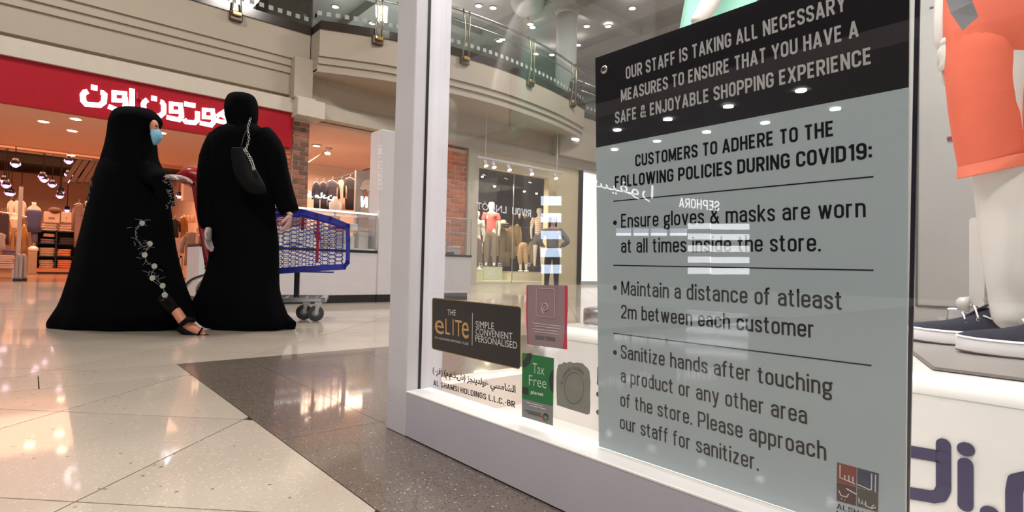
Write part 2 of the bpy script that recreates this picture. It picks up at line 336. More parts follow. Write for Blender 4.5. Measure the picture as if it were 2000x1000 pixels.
def stroke_text(body,s):
    V_=[];F_=[];x=0;ks=0
    for c in body:
        if c==' ': x+=.30; continue
        wd,st=glyph(c,s)
        for P in st:
            Q=_round(P); n=len(Q); L=[];R_=[]
            closed=np.linalg.norm(Q[0]-Q[-1])<1e-6
            for i in range(n):
                a=Q[i-1] if i>0 else (Q[-2] if closed else Q[0]); b=Q[i+1] if i<n-1 else (Q[1] if closed else Q[-1])
                d1=Q[i]-a; d2=b-Q[i]; l1=np.linalg.norm(d1);l2=np.linalg.norm(d2)
                if l1<1e-9: d1=d2;l1=l2
                if l2<1e-9: d2=d1;l2=l1
                d1=d1/l1;d2=d2/l2; n1=np.array([-d1[1],d1[0]]);n2=np.array([-d2[1],d2[0]]); k=(n1+n2)/max(1+np.dot(n1,n2),.6)
                L.append(Q[i]+k*s/2);R_.append(Q[i]-k*s/2)
            o=len(V_); ks+=1
            for l,q in zip(L,R_): V_+= [(x+l[0],l[1],ks%5),(x+q[0],q[1],ks%5)]
            for i in range(n-1): F_.append((o+2*i,o+2*i+1,o+2*i+3,o+2*i+2))
        x+=wd+s+.095
    v=np.array(V_); lo=v[:,0].min();hi=v[:,0].max(); v[:,0]=(v[:,0]-lo)/(hi-lo); return v,F_
def cond_on(body,BL,BR,TL,m,parent,s=.13,name='lettering',thick=None):
    v,f=stroke_text(body,s); BL=np.array(BL);BR=np.array(BR);TL=np.array(TL)
    P=BL+np.outer(v[:,0],BR-BL)+np.outer(v[:,1],TL-BL); nn_=np.cross(BR-BL,TL-BL); nn_/=np.linalg.norm(nn_); P=P+np.outer(v[:,2],nn_)*(2e-5 if np.linalg.norm(BR-BL)<1 else 1e-3); mb=MB()
    mb.add(P,f)
    if thick is not None: mb.add(P+np.array(thick,float),f)
    me=mesh_of(mb,name,m); co=np.array(mb.v); lo=co.min(0);hi=co.max(0); base=np.array([(lo[0]+hi[0])/2,(lo[1]+hi[1])/2,lo[2]])
    me.vertices.foreach_set('co',(co-base).ravel()); me.update(); o=bpy.data.objects.new(name,me); COL.objects.link(o)
    o.location=tuple(base-WL[parent.name]); o.parent=parent; return o
# ================================================================ FLOOR
H=13.0
fl=struct('floor',MB().box((-5,-6,-.25),(24,34,-.006)),mat('floor_joint',(.02,.016,.012),.9))
def clip(poly,a,b,c):      # keep a*x+b*y<=c
    out=[]
    for i in range(len(poly)):
        p,q=poly[i],poly[(i+1)%len(poly)]; dp=a*p[0]+b*p[1]-c; dq=a*q[0]+b*q[1]-c
        if dp<=0: out.append(p)
        if dp*dq<0: t=dp/(dp-dq); out.append((p[0]+(q[0]-p[0])*t,p[1]+(q[1]-p[1])*t))
    return out
def tile_mb(poly,g=.0021,mb=None):
    mb=mb or MB(); c=np.mean(poly,0); n=len(poly); P=np.array(poly)
    Q=[]
    for i in range(n):    # inset
        a,p,b=P[i-1],P[i],P[(i+1)%n]; e1=(p-a)/(np.linalg.norm(p-a)+1e-9); e2=(b-p)/(np.linalg.norm(b-p)+1e-9)
        n1=np.array([-e1[1],e1[0]]); n2=np.array([-e2[1],e2[0]]); s=np.dot(c-p,n1)
        k=(n1+n2); d=1+np.dot(n1,n2); k=k/max(d,.3); 
        if s<0: k=-k
        Q.append(p+k*g)
    return mb.loft([[(q[0],q[1],-.006) for q in Q],[(q[0],q[1],0) for q in Q]])
def area2(p): return abs(sum(p[i][0]*p[(i+1)%len(p)][1]-p[(i+1)%len(p)][0]*p[i][1] for i in range(len(p))))/2
farmb=MB()
def region(cl,i0,i1,j0,j1,lim=6.2):
    for i in range(i0,i1):
        for j in range(j0,j1):
            u0=-1.36+.875*i;u1=u0+.875;v0=1.53+.88*j;v1=v0+.88
            poly=[((u+v)/2,(v-u)/2) for u,v in ((u0,v0),(u1,v0),(u1,v1),(u0,v1))]
            for c in cl:
                poly=clip(poly,*c)
                if len(poly)<3: break
            if len(poly)<3 or area2(poly)<.002: continue
            cx,cy=np.mean(poly,0)
            if cy<lim and -1.2<cx<6 and cy>-.6: obj('tile',tile_mb(poly),CREAM,fl)
            else: tile_mb(poly,.0025,farmb)
region([(1,0,.55),(0,1,2.76)],-14,14,-12,14)
region([(0,-1,-3.08),(0,1,14.6),(1,0,20),(-1,0,5)],-28,22,-4,40)
for x0 in np.arange(-4.3,.55,.62):
    obj('tile',tile_mb([(x0,2.76),(min(x0+.62,.55),2.76),(min(x0+.62,.55),3.08),(x0,3.08)]),CREAM,fl) if x0>-1.4 else None
obj('tile',farmb,CREAM,fl,kind='stuff')
xs=[.55,.86,1.45,2.06,2.67,3.3,3.9,4.6,5.4,6.2]; ys=[-1.9,-.8,.4,1.61,2.80,3.08]
for i in range(len(xs)-1):
    for j in range(len(ys)-1):
        if xs[i]>=2.9 and ys[j]<.4: continue
        obj('tile',tile_mb([(xs[i],ys[j]),(xs[i+1],ys[j]),(xs[i+1],ys[j+1]),(xs[i],ys[j+1])],.001),DARK,fl)
struct('floor',MB().box((-5,14.65,-.05),(4.4,33,.0)),mat('shop_floor',(.40,.26,.18),.18,coat=.5))
# ================================================================ FAR FACADE
def wall(name,x0,x1,z0,z1,y0,m,y1=None): return struct(name,MB().box((x0,y0,z0),(x1,y1 if y1 else y0+.25,z1)),m)
XL=-5.0
# straight fascia left: stepped profile
for (z0,z1,y,m) in ((3.96,4.28,12.86,cream2),(4.28,4.385,13.1,cream3),(4.385,4.87,12.99,cream),(4.875,5.03,12.95,cream),(5.035,5.20,12.91,cream),(5.205,5.85,12.87,cream),(5.85,6.05,12.84,stone)):
    struct('trim_1',MB().box((XL,y,z0),(4.78,13.4,z1)),m)
# sign fascia
sg=thing('shop_sign','long red shop fascia with white illuminated Arabic lettering','sign',(2,12.9,3.16))
obj('panel',MB().box((XL,12.93,3.16),(4.45,13.1,3.96)),red,sg)
Z=1/3.03
def stroke(pts,w,closed=False):
    """thick polyline ribbon in the sign plane from zoomed pixels"""
    P=[aty(a*Z,b*Z,12.93)[[0,2]] for a,b in pts]; n=len(P); L=[];Rr=[]
    for i in range(n):
        a=P[(i-1)%n] if closed or i>0 else P[i]; b=P[(i+1)%n] if closed or i<n-1 else P[i]
        d1=P[i]-a; d2=b-P[i]; l1=np.linalg.norm(d1); l2=np.linalg.norm(d2)
        d1=d1/l1 if l1>1e-6 else d2/l2; d2=d2/l2 if l2>1e-6 else d1
        n1=np.array([-d1[1],d1[0]]);n2=np.array([-d2[1],d2[0]]); k=(n1+n2)/max(1+np.dot(n1,n2),.5)
        L.append(P[i]+k*w/2);Rr.append(P[i]-k*w/2)
    mb=MB(); r=[]
    for l,q in zip(L,Rr): r.append([(l[0],12.905,l[1]),(l[0],12.925,l[1]),(q[0],12.925,q[1]),(q[0],12.905,q[1])])
    if closed: r.append(r[0])
    mb.loft(r,cap=not closed); return mb
sw=.088
def letter(strokes,dots=()):
    mb=MB()
    for s in strokes:
        q=stroke(s[0],s[1] if len(s)>1 else sw,len(s)>2); mb.add(q.v,q.f)
    for d in dots:
        c=aty(d[0]*Z,d[1]*Z,12.93); h=.048; mb.box((c[0]-h,12.905,c[2]-h),(c[0]+h,12.925,c[2]+h))
    obj('letter',mb,signw,sg)
letter([([(520,542),(502,546),(490,562),(492,598),(510,618),(590,624),(614,606),(618,560),(606,550),(594,548)],)],[(557,520)])
letter([([(674,548),(738,553),(738,598),(674,594)],sw*.85,1),([(738,575),(744,622),(728,650),(690,650),(640,630)],)])
letter([([(781,526),(781,648)],)])
letter([([(872,592),(856,600),(848,618),(852,655),(880,680),(945,688),(968,668),(968,622),(958,606),(948,603)],)],[(911,584)])
letter([([(1012,614),(1068,620),(1070,664),(1012,660)],sw*.85,1),([(1070,640),(1074,690),(1058,710),(985,694)],)])
letter([([(1088,706),(1100,722),(1150,728),(1168,712),(1168,660)],)],[(1105,618),(1140,624)])
letter([([(1206,650),(1258,654),(1260,698),(1206,694)],sw*.85,1),([(1260,670),(1264,722),(1248,742),(1182,728)],)])
letter([([(1272,708),(1300,720),(1380,730)],),([(1282,690),(1345,648),(1400,640)],sw*.9),([(1290,672),(1350,705)],sw*.8)])
obj('junction_box',MB().box((1.45,12.8,3.62),(1.56,12.93,3.74)),red,sg)
# pilaster and bracket
struct('trim_2',MB().box((4.38,12.7,4.28),(4.80,13.2,5.22)),cream)
struct('trim_3',MB().box((4.42,12.55,3.86),(5.05,13.2,4.25)).box((4.42,12.62,4.25),(4.85,13.2,4.30)),cream2)
# curved balcony
zb=aty(600,72,H)[2]
cv=crom([(4.80,12.36,0),(5.55,12.04,0),(6.4,11.74,0),(7.8,11.48,0),(9.2,11.39,0),(10.5,11.50,0),(11.8,11.72,0),(12.9,12.02,0),(13.75,12.3,0)],6)+[np.array([13.8,12.95,0]),np.array([20.,12.95,0])]
ctr=np.array([9.2,30.,0])
def sweep(name,prof,m,a=0,b=None,parent=None,kind='structure'):
    """prof: list of (inset, z)"""
    rings=[]
    for p in cv[a:b]:
        d=np.array([0,1.,0]); rings.append([(p[0]+d[0]*i,p[1]+d[1]*i,z) for i,z in prof])
    mb=MB(); mb.loft(rings,cap=True); o=obj(name,mb,m,parent,kind=kind); return o
sweep('trim_4',[(0,5.24),(0,5.85),(.6,5.85),(.6,5.24)],cream)
sweep('trim_4',[(.05,5.08),(.05,5.235),(.55,5.235),(.55,5.08)],cream)
sweep('trim_4',[(.10,4.90),(.10,5.075),(.5,5.075),(.5,4.90)],cream)
sweep('trim_5',[(-.03,5.85),(-.03,6.04),(.6,6.04),(.6,5.85)],stone)
# soffit under the balcony and slab
mb=MB().loft([[(p[0],p[1]+.12,4.93),(p[0],14,4.93),(p[0],14,4.97),(p[0],p[1]+.12,4.97)] for p in cv])
struct('ceiling',mb,cream3)
struct('floor',MB().box((XL,13.2,5.75),(20,22,5.95)),cream3)
# wall and cornice below balcony
struct('wall_back',MB().box((4.8,13.0,4.36),(20,13.3,4.93)),cream3)
struct('trim_6',MB().box((4.9,12.90,3.97),(20,13.3,4.27)).box((4.9,13.0,4.27),(20,13.3,4.365)),cream2)
struct('trim_7',MB().box((12.95,12.6,4.27),(20,13.2,5.2)),cream)
def xat(px,y=H,py=400): return aty(px,py,y)[0]
# shopfront piers
struct('trim_8',MB().box((xat(910),12.9,0),(xat(930),13.2,3.97)),cream2)
wx0,wx1=xat(930),xat(1070); zt=aty(1000,336,H)[2]
struct('wall_back',MB().box((wx0,12.98,zt),(wx1,13.2,3.97)),mat('cream_frame',(.62,.55,.40),.5))
struct('wall_back',MB().box((wx1,12.98,0),(xat(1128),13.2,3.97)),mat('cream_frame2',(.66,.57,.38),.5))
struct('trim_9',MB().box((xat(1128),12.9,0),(xat(1134),13.2,3.97)),blackm)
pn=thing('illuminated_display','tall bright white illuminated wall panel beyond the display platform','panel',(14.5,12.9,0))
lpz=aty(1150,338,12.9)[2]
obj('panel',MB().box((xat(1135),12.9,.1),(21,13.1,lpz)),mat('lit_panel',(.9,.87,.86),emit=.62,ecol=(1,.93,.93)),pn)
obj('frame',MB().box((xat(1133),12.86,.0),(21,12.9,.12)),greywhite,pn); obj('frame',MB().box((xat(1133),12.86,lpz),(21,12.9,lpz+.08)),greywhite,pn)
# bricks
brickm=[mat('brick_brown',(.22,.105,.075),.85,bump=.4,noise=(30,.25)),mat('brick_dark',(.15,.075,.055),.85,bump=.4,noise=(30,.25)),mat('brick_rust',(.30,.13,.085),.85,bump=.4,noise=(30,.25))]
brickr=[mat('brick_orange',(.50,.15,.06),.85,bump=.4,noise=(30,.25)),mat('brick_red',(.40,.105,.05),.85,bump=.4,noise=(30,.25))]
def bricks(parent,x0,x1,y,z0,z1,bl,bh,mats,j=.014):
    cache={}; r=0; z=z0
    while z<z1-.01:
        x=x0-(bl/2 if r%2 else 0)
        while x<x1-.005:
            a=max(x,x0);b=min(x+bl-j,x1)
            if b-a>.03:
                k=(round(b-a,3),random.randrange(len(mats)))
                if k not in cache:
                    mb=MB().bbox((-(b-a)/2,-.012,0),((b-a)/2,.03,min(bh-j,.5)),.004); cache[k]=mesh_of(mb,'brick',mats[k[1]]); fixn(cache[k])
                o=bpy.data.objects.new('brick',cache[k]); COL.objects.link(o); o.parent=parent
                o.location=((a+b)/2-WL[parent.name][0],y-random.uniform(0,.006)-WL[parent.name][1],z-WL[parent.name][2])
            x+=bl
        z+=bh; r+=1
bx0,bx1=xat(568),xat(600)
bp=struct('wall_back',MB().box((bx0,13.0,0),(bx1,13.5,3.9)),mortar); bricks(bp,bx0+.01,bx1-.01,12.995,.9,3.82,.30,.112,brickm,.02)
bp2=struct('wall_side',MB().box((4.0,13.05,0),(bx0,13.3,3.2)),mat('mortar_red',(.35,.18,.12),.9)); bricks(bp2,4.05,bx0-.03,13.045,.9,3.1,.30,.112,brickr,.02)
rx0,rx1=xat(862),xat(909)
bp3=struct('wall_back',MB().box((rx0,13.0,0),(rx1,13.5,3.9)),mortar); bricks(bp3,rx0+.01,rx1-.01,12.995,.45,3.72,.30,.135,brickr,.03)
# ---------------------------------------------------------------- upper level
zc=10.0
struct('ceiling',MB().box((XL-8,-4,zc),(40,34,zc+.2)),ceilm)
# coffer beams hanging below the ceiling
bm_=MB()
for x in np.arange(0,36,4.4): bm_.box((x,6,zc-.35),(x+.5,33,zc-.002))
for y in np.arange(8.5,33,4.4): bm_.box((0,y,zc-.30),(36,y+.5,zc-.003))
obj('beam',bm_,ceilm,None,kind='structure').name='trim_10'
def glow_disc(name,label,px,py,z,r,m,cat='light',group=None,frame=True):
    p=atz(px,py,z); t=thing(name,label,cat,p,group)
    obj('lens',MB().disc(p+[0,0,-.03],r,(0,0,1),.02),m,t)
    mb=MB(); 
    for k in range(2): pass
    rings=[[ (p[0]+q*math.cos(a),p[1]+q*math.sin(a),p[2]+dz) for a in np.linspace(0,2*PI,16,endpoint=False)] for q,dz in ((r,-.035),(r*1.35,-.035),(r*1.35,0),(r,0),(r,-.035))]
    mb.loft(rings,cap=False); obj('trim_ring',mb,ceilm,t); return t
up=[(935,10),(963,14),(1036,46),(1040,52),(1188,50),(975,79),(981,76),(1047,104),(1078,106),(1146,50),(1129,87),(1235,15),(655,12),(727,44),(870,30)]
for k,(a,b) in enumerate(up): glow_disc('ceiling_downlight','round white downlight in the high mall ceiling',a,b,zc-.36,.11,lampm,'light','downlights in the high mall ceiling')
# rear gallery wall upstairs
struct('wall_back',MB().box((XL,24,5.95),(16,24.2,zc)),mat('gallery_wall',(.22,.23,.22),.6))
struct('wall_back',MB().box((16,26,5.95),(40,26.2,zc)),mat('gallery_wall2',(.40,.38,.35),.6))
# dark column upstairs
dc0,dc1=aty(520,30,15)[0],aty(612,30,15)[0]
cdk=thing('column','wide dark brown stone column behind the upper railing','column',((dc0+dc1)/2,15.4,5.95))
obj('shaft',MB().bbox((dc0,15,5.95),(dc1,16,9.98),.05),mat('marble_brown',(.055,.036,.028),.35,noise=(5,.5)),cdk)
obj('base_trim',MB().box((dc0-.05,14.95,5.95),(dc1+.05,16.05,6.15)),stone,cdk)
# round white column
pc=aty(1105,150,13.5); cr=.37
col=thing('column','round pale column with a capital rising behind the curved railing','column',(pc[0],pc[1],5.95))
obj('shaft',MB().tube([(pc[0],pc[1],5.95),(pc[0],pc[1],9.52)],cr,28),mat('pale_column',(.62,.66,.62),.5),col,True)
obj('capital',MB().tube([(pc[0],pc[1],z) for z in(9.52,9.58,9.66,9.8,9.99)],[cr,cr*1.15,cr*1.1,cr*1.5,cr*1.55],28),cream2,col,True)
# hanging bowl lamp
bp_=aty(1030,34,14.2); bw=thing('pendant_bowl','frosted bowl pendant hanging from the high ceiling','lamp',(bp_[0],bp_[1],8.9))
zz=bp_[2]
obj('bowl',MB().tube([(bp_[0],bp_[1],zz+h) for h in(0,.04,.12,.25,.4,.48,.5)],[.05,.18,.34,.48,.56,.58,.62],28),mat('frosted_glass',(.62,.60,.52),.35),bw,True)
for a in(0,2.1,4.2): mb=MB().tube([(bp_[0]+.5*math.cos(a),bp_[1]+.5*math.sin(a),zz+.5),(bp_[0]+.3*math.cos(a),bp_[1]+.3*math.sin(a),9.99)],.012,6); obj('rod',mb,steel,bw)
obj('finial',MB().ell((bp_[0],bp_[1],zz-.05),(.06,.06,.07)),brass,bw,True)
# ---------------------------------------------------------------- railings
rl=thing('balcony_railing','glass balcony railing with steel rails running round the curved upper floor','railing',(9,12,6.04))
tops=[np.array([4.8,12.84,0])]+cv[:-1]
def vwall(pts,z0,z1,t=.012):
    mb=MB(); rings=[[(p[0],p[1]+.1,z0),(p[0],p[1]+.1,z1),(p[0],p[1]+.1+t,z1),(p[0],p[1]+.1+t,z0)] for p in pts]; return mb.loft(rings)
full=[np.array([XL,12.87,0]),np.array([0,12.87,0]),np.array([4.75,12.87,0])]+tops+[np.array([13.8,12.9,0]),np.array([20,12.95,0])]
for a,b in ((0,2),(2,4),(4,16),(16,26),(26,36),(36,46),(46,len(full)-2),(len(full)-2,len(full))):
    seg=full[a:b+1] if b<len(full) else full[a:]
    if len(seg)>1: obj('glass_pane',vwall(seg,6.04,6.98),RAILGLASS,rl)
rail=[p+np.array([0,.0,7.04]) for p in full]; obj('handrail',MB().tube(rail,.032,8),steel,rl,True)
obj('mid_rail',MB().tube([p+np.array([0,.0,6.74]) for p in full],.018,8),steel,rl,True)
sq=MB()
def along(pts,s):
    acc=0
    for i in range(len(pts)-1):
        d=np.linalg.norm(pts[i+1]-pts[i])
        if acc+d>=s: t=(s-acc)/d; return pts[i]*(1-t)+pts[i+1]*t,(pts[i+1]-pts[i])/d
        acc+=d
    return pts[-1],(pts[-1]-pts[-2])/np.linalg.norm(pts[-1]-pts[-2])
tot=sum(np.linalg.norm(full[i+1]-full[i]) for i in range(len(full)-1))
for s in np.arange(.1,tot,.2):
    p,t=along(full,s); p=p+np.array([0,.095,0]); w=.05
    sq.prism([p-t*w+[0,0,6.20],p+t*w+[0,0,6.20],p+t*w+[0,0,6.30],p-t*w+[0,0,6.30]],(0,-.003,0))
obj('frosted_square',sq,mat('frost_square',(.40,.42,.42),.7),rl,kind='stuff')
postpx=[460,735,905,1033,1116]
for px in postpx:
    best=min(full[1:]+[along(full,s)[0] for s in np.arange(0,tot,.05)],key=lambda p: abs((lambda q:1000+FPX*q[0]/-q[2])(MW@(np.array([p[0],p[1],5.85])-C0))-px))
    b=best
    for dx in(-.10,.10):
        path=[b+np.array([dx*(.55+.45*abs(2*t-1)),-.07-.06*math.sin(PI*t),5.75+t*1.3]) for t in np.linspace(0,1,9)]
        obj('post',MB().tube(path,.018,8),darkbrass,rl,True)
    obj('bracket',MB().bbox((b[0]-.13,b[1]-.1,5.66),(b[0]+.13,b[1]+.02,5.86),.02),mat('bronze_dark',(.10,.08,.06),.4,.6),rl)
    obj('clamp',MB().bbox((b[0]-.10,b[1]-.17,5.75),(b[0]+.10,b[1]-.08,5.84),.02),brass,rl)
# under-balcony downlight & track lights
glow_disc('soffit_downlight','oval downlight set under the end of the curved balcony',1122,272,4.92,.17,lampm)
tk=thing('track_light_bar','long white lighting track above the mannequin window','light',(11,12.3,3.9))
pa,pb=aty(932,306,12.5),aty(1100,340,12.5); zt_=pa[2]
obj('rail',MB().box((pa[0],12.47,zt_-.03),(pb[0],12.53,zt_+.03)),greywhite,tk)
for x_ in(pa[0]+.3,pb[0]-.3): obj('hanger_rod',MB().tube([(x_,12.5,zt_+.03),(x_,12.5,4.93)],.015,6),greywhite,tk)
for px in(946,962,992,1036,1083):
    p=aty(px,316,12.5); q=np.array([p[0],12.5,zt_-.03])
    h=obj('spot',MB().tube([q,q+[0,0,-.06]],.02,6).tube([q+[0,0,-.05],q+[0,-.08,-.2]],.06,10),greywhite,tk,True); obj('lens',MB().disc(q+[0,-.085,-.21],.06,(0,-.4,-1),.01,10),lampm,h)
# ================================================================ RED-SIGN SHOP INTERIOR
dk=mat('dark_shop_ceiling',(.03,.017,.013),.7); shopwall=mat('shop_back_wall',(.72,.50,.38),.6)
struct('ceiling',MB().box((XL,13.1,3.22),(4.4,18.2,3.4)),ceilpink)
struct('wall_left',MB().box((XL-.1,13,0),(XL,33,5.7)),shopwall)
struct('wall_right',MB().box((4.4,13.3,0),(4.5,33,5.7)),pink)
struct('wall_back',MB().box((XL,30,0),(4.4,30.2,5.7)),shopwall)
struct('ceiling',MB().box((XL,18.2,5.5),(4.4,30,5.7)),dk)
struct('trim_11',MB().box((XL,18.2,3.22),(4.4,18.4,3.65)).box((XL,21.0,3.55),(4.4,21.3,3.95)),mat('pink_beam',(.45,.26,.18),.6))
mb=MB()
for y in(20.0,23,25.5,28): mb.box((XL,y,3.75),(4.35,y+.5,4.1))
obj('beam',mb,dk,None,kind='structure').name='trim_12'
for px in (150,163,178,190):
    p=aty(px,335,20.5); mb=MB().prism([(p[0],20.4,p[2]+.35),(p[0]+.12,20.4,p[2]+.35),(p[0]-.2,20.4,p[2]-.35),(p[0]-.32,20.4,p[2]-.35)],(0,.5,0))
    obj('ceiling_slat',mb,mat('slat_wood',(.07,.035,.024),.6),None,label='slanted wooden ceiling slat, %s above the dark shelf unit'%{150:'leftmost',163:'second from left',178:'third from left',190:'rightmost'}[px],cat='slat',group='slanted slats above the shop')
def spot(px,py,y,m=lampp,r=.095,label=None,grp='spotlights in the red-sign shop'):
    p=aty(px,py,y); t=thing('spotlight',label,'light',p,grp)
    obj('can',MB().tube([p+[0,.02,.16],p+[0,.0,.02]],[r*.7,r],10)
           .tube([p+[0,.02,.16],[p[0],p[1]+.02,3.76 if y<15 else 5.49 if y>18.9 else p[2]+.42]],.012,5),blackm,t,True)
    obj('lens',MB().ell(p,(r*.85,r*.85,r*.7),10,6),m,t,True)
    if m is lampp: obj('halo_ring',MB().tube([p+[0,.04,.03],p+[0,.02,.0],p+[0,.03,-.03]],[r*1.15,r*1.1,r*.8],12),violet,t,True)  # glowing violet ring imitates the coloured fringe of light around the lens
    if 0: pass; return t
for px,py,y in ((8,354,21),(12,363,21),(16,378,24),(22,379,24),(83,347,20.5),(86,352,20.5),(102,362,22),(134,343,21),(135,353,21),(119,376,24),(117,384,24),(131,411,27),(41,398,27),(350,384,22),(30,322,19),(134,316,19.5)):
    spot(px,py,y+(px%3)*.45,label='violet-white spotlight glowing among the dark ceiling beams of the red-sign shop')
for k,(px,py) in enumerate(((148,232),(141,255),(139,303),(315,259),(85,237))):
    p=atz(px,py,3.22); t=thing('recessed_downlight',['flat round downlight closest to the red sign panel','round downlight below another in the pink shop ceiling','round downlight farthest back in the pink shop ceiling','downlight in pink ceiling beside the masked face','faint downlight in pink ceiling near left sign end'][k],'light',p,'downlights in the pink shop ceiling')
    obj('lens',MB().disc(p+[0,0,-.012],.085,h=.01),lampw,t); obj('trim_ring',MB().tube([p+[0,0,-.008],p],[.11,.12],16),pink,t)
# --- clothing helpers
CM={}
def cloth(c,k='cloth'):
    key='%s_%d_%d_%d'%(k,*(int(v*100) for v in c)); return mat(key,c,.85,noise=(14,.16),bump=.35)
def folded(name,label,px0,px1,pyb,pyt,y,col,n,grp,dep=.28,par=None):
    a=aty(px0,pyb,y);b=aty(px1,pyb,y);z1=aty(px0,pyt,y)[2]; h=(z1-a[2])/n
    t=thing(name,label,'clothes',((a[0]+b[0])/2,y+dep/2,a[2]),grp)
    for i in range(n):
        s=random.uniform(-.012,.012); mb=MB(); rings=[]
        w=(b[0]-a[0])/2-abs(s); cx=(a[0]+b[0])/2+s
        for zz,k in ((0,.96),(.25,1),(.7,1),(1,.93)):
            rings.append([(cx+w*k*u,y+dep/2+dep/2*k*v,a[2]+h*(i+zz*.93)+.006*math.sin(7*u+i)) for u,v in ((-1,-.8),(-.8,-1),(0,-1.03),(.8,-1),(1,-.8),(1,.8),(.8,1),(-.8,1),(-1,.8))])
        mb.loft(rings); obj('garment',mb,cloth(col),t,True)
    return t
def loftz(rows,y,n=14,dep=.6,fold=0,seed=0,axis=None):
    """rows of (px0,px1,py[,dep]) -> lofted body at depth plane y"""
    rings=[]
    for r in rows:
        a=aty(r[0],r[2],y);b=aty(r[1],r[2],y); c=(a+b)/2; w=abs(b[0]-a[0])/2; d=w*(r[3] if len(r)>3 else dep)
        rings.append([(c[0]+w*math.cos(q)*(1+fold*math.sin(5*q+seed+len(rings)*.3)),c[1]+d*math.sin(q)*(1+fold*math.cos(6*q+seed)),c[2]) for q in np.linspace(0,2*PI,n,endpoint=False)])
    return MB().loft(rings)
def garment_on_hanger(label,px0,px1,pyt,pyb,y,col,grp=None,sleeves=True,rail=True):
    a=aty(px0,pyt,y);b=aty(px1,pyb,y); t=thing('hanging_garment',label,'clothes',((a[0]+b[0])/2,y,b[2]),grp)
    cx=(px0+px1)/2; w=px1-px0; hh=pyb-pyt
    rows=[(cx-w*.10,cx+w*.10,pyt,.5),(cx-w*.34,cx+w*.34,pyt+hh*.07,.3),(cx-w*.40,cx+w*.40,pyt+hh*.14,.3),(cx-w*.33,cx+w*.33,pyt+hh*.4,.34),(cx-w*.34,cx+w*.35,pyt+hh*.7,.34),(cx-w*.38,cx+w*.38,pyb,.34)]
    obj('bodice',loftz(rows,y,18,fold=.05,seed=px0),cloth(col),t,True)
    if sleeves:
        for s in(-1,1):
            P=[aty(cx+s*w*.33,pyt+hh*.11,y),aty(cx+s*w*.44,pyt+hh*.3,y),aty(cx+s*w*.47,pyt+hh*.62,y)]
            r=abs(b[0]-a[0])*.10; obj('sleeve',MB().tube(P,[r*1.1,r,r*.85],10),cloth(col),t,True)
    if rail:
        p=aty(cx,pyt,y); mb=MB().tube(crom([p+[-(b[0]-a[0])*.3,0,-.04],p+[0,0,.02],p+[(b[0]-a[0])*.3,0,-.04]],4),.008,5).tube(crom([p+[0,0,.02],p+[0,0,.07],p+[.03,0,.11],p+[.0,0,.13]],3),.005,5)
        obj('hanger',mb,steel,t)
    return t
def torso(name,label,px0,px1,pyt,pyb,y,skincol,col,pole=None):
    cx=(px0+px1)/2;w=px1-px0;hh=pyb-pyt; b=aty(cx,pole or pyb,y)
    t=thing(name,label,'mannequin',(b[0],y,b[2]))
    obj('bust',loftz([(cx-w*.13,cx+w*.13,pyt,1),(cx-w*.12,cx+w*.12,pyt+hh*.1,1),(cx-w*.36,cx+w*.36,pyt+hh*.2,.4),(cx-w*.42,cx+w*.42,pyt+hh*.3,.45),(cx-w*.36,cx+w*.36,pyt+hh*.5,.55),(cx-w*.28,cx+w*.28,pyt+hh*.72,.55),(cx-w*.34,cx+w*.34,pyb,.55)],y),skincol,t,True)
    obj('top',loftz([(cx-w*.40,cx+w*.40,pyt+hh*.27,.50),(cx-w*.46,cx+w*.46,pyt+hh*.34,.5),(cx-w*.41,cx+w*.41,pyt+hh*.5,.6),(cx-w*.34,cx+w*.34,pyt+hh*.75,.6),(cx-w*.42,cx+w*.42,pyb+1,.6)],y,18,fold=.03),cloth(col),t,True)
    if pole: p=aty(cx,pyb,y); obj('stand',MB().tube([(p[0],y,b[2]),(p[0],y,p[2]+.1)],.015,6).disc((p[0],y,b[2]),.14,h=.02),steel,t)
    return t
# shelving unit
y=22.0; P=lambda px,py: aty(px,py,y)
su=thing('shelf_unit','black open shelving unit stacked with folded clothes in the red-sign shop','shelf',(P(112,535)[0],y+.2,0))
x0,x1=P(71,530)[0],P(166,530)[0]
fz=0
def shz(py,px=110): return P(px,py)[2]
sh=[(451,'shelf'),(475.5,'shelf'),(500.5,'shelf')]
for py,nm in sh: obj('shelf',MB().box((x0,y-.02,shz(py)-.03),(x1,y+.45,shz(py))),blackm,su)
obj('base_shelf',MB().box((x0-.02,y-.05,shz(527)-.07),(x1+.02,y+.48,shz(524))),mat('orange_wood',(.55,.22,.10),.5),su)
obj('plinth',MB().box((x0,y-.0,0),(x1,y+.45,shz(527)-.07)),blackm,su)
for px in(71,108.5,148,166): obj('upright',MB().box((P(px,500)[0]-.02,y-.02,0),(P(px,500)[0]+.02,y+.45,shz(451))),blackm,su)
obj('back_panel',MB().box((x0,y+.43,0),(x1,y+.46,shz(451))),mat('dark_back',(.03,.018,.015),.6),su)
gs='folded clothes on the black shelving'
for (a,b,pb,pt,c,n,l) in ((80,111,450,436,(.62,.50,.42),3,'pale beige folded tops on the upper left of the shelving'),(115,145,452,438,(.60,.46,.38),3,'beige folded tops on the upper right of the shelving'),
  (84,108,462,455,(.6,.42,.32),1,'single pale garment tucked just below the top shelf'),(77,107,475,466,(.22,.17,.18),2,'grey folded tops on the second shelf, left'),(114,146,476,464,(.05,.04,.05),3,'near-black folded tops on the second shelf, right'),
  (76,107,500,483,(.55,.40,.30),4,'beige folded stack on the third shelf, left'),(110,139,500,486,(.68,.26,.12),3,'orange folded stack on the third shelf, right'),
  (75,106,523,507,(.50,.36,.28),4,'brown-beige folded stack on the bottom shelf, left'),(111,141,523,507,(.66,.24,.12),4,'orange folded stack on the bottom shelf, right')):
    folded('folded_stack',l,a,b,pb,pt,y+.03,c,n,gs)
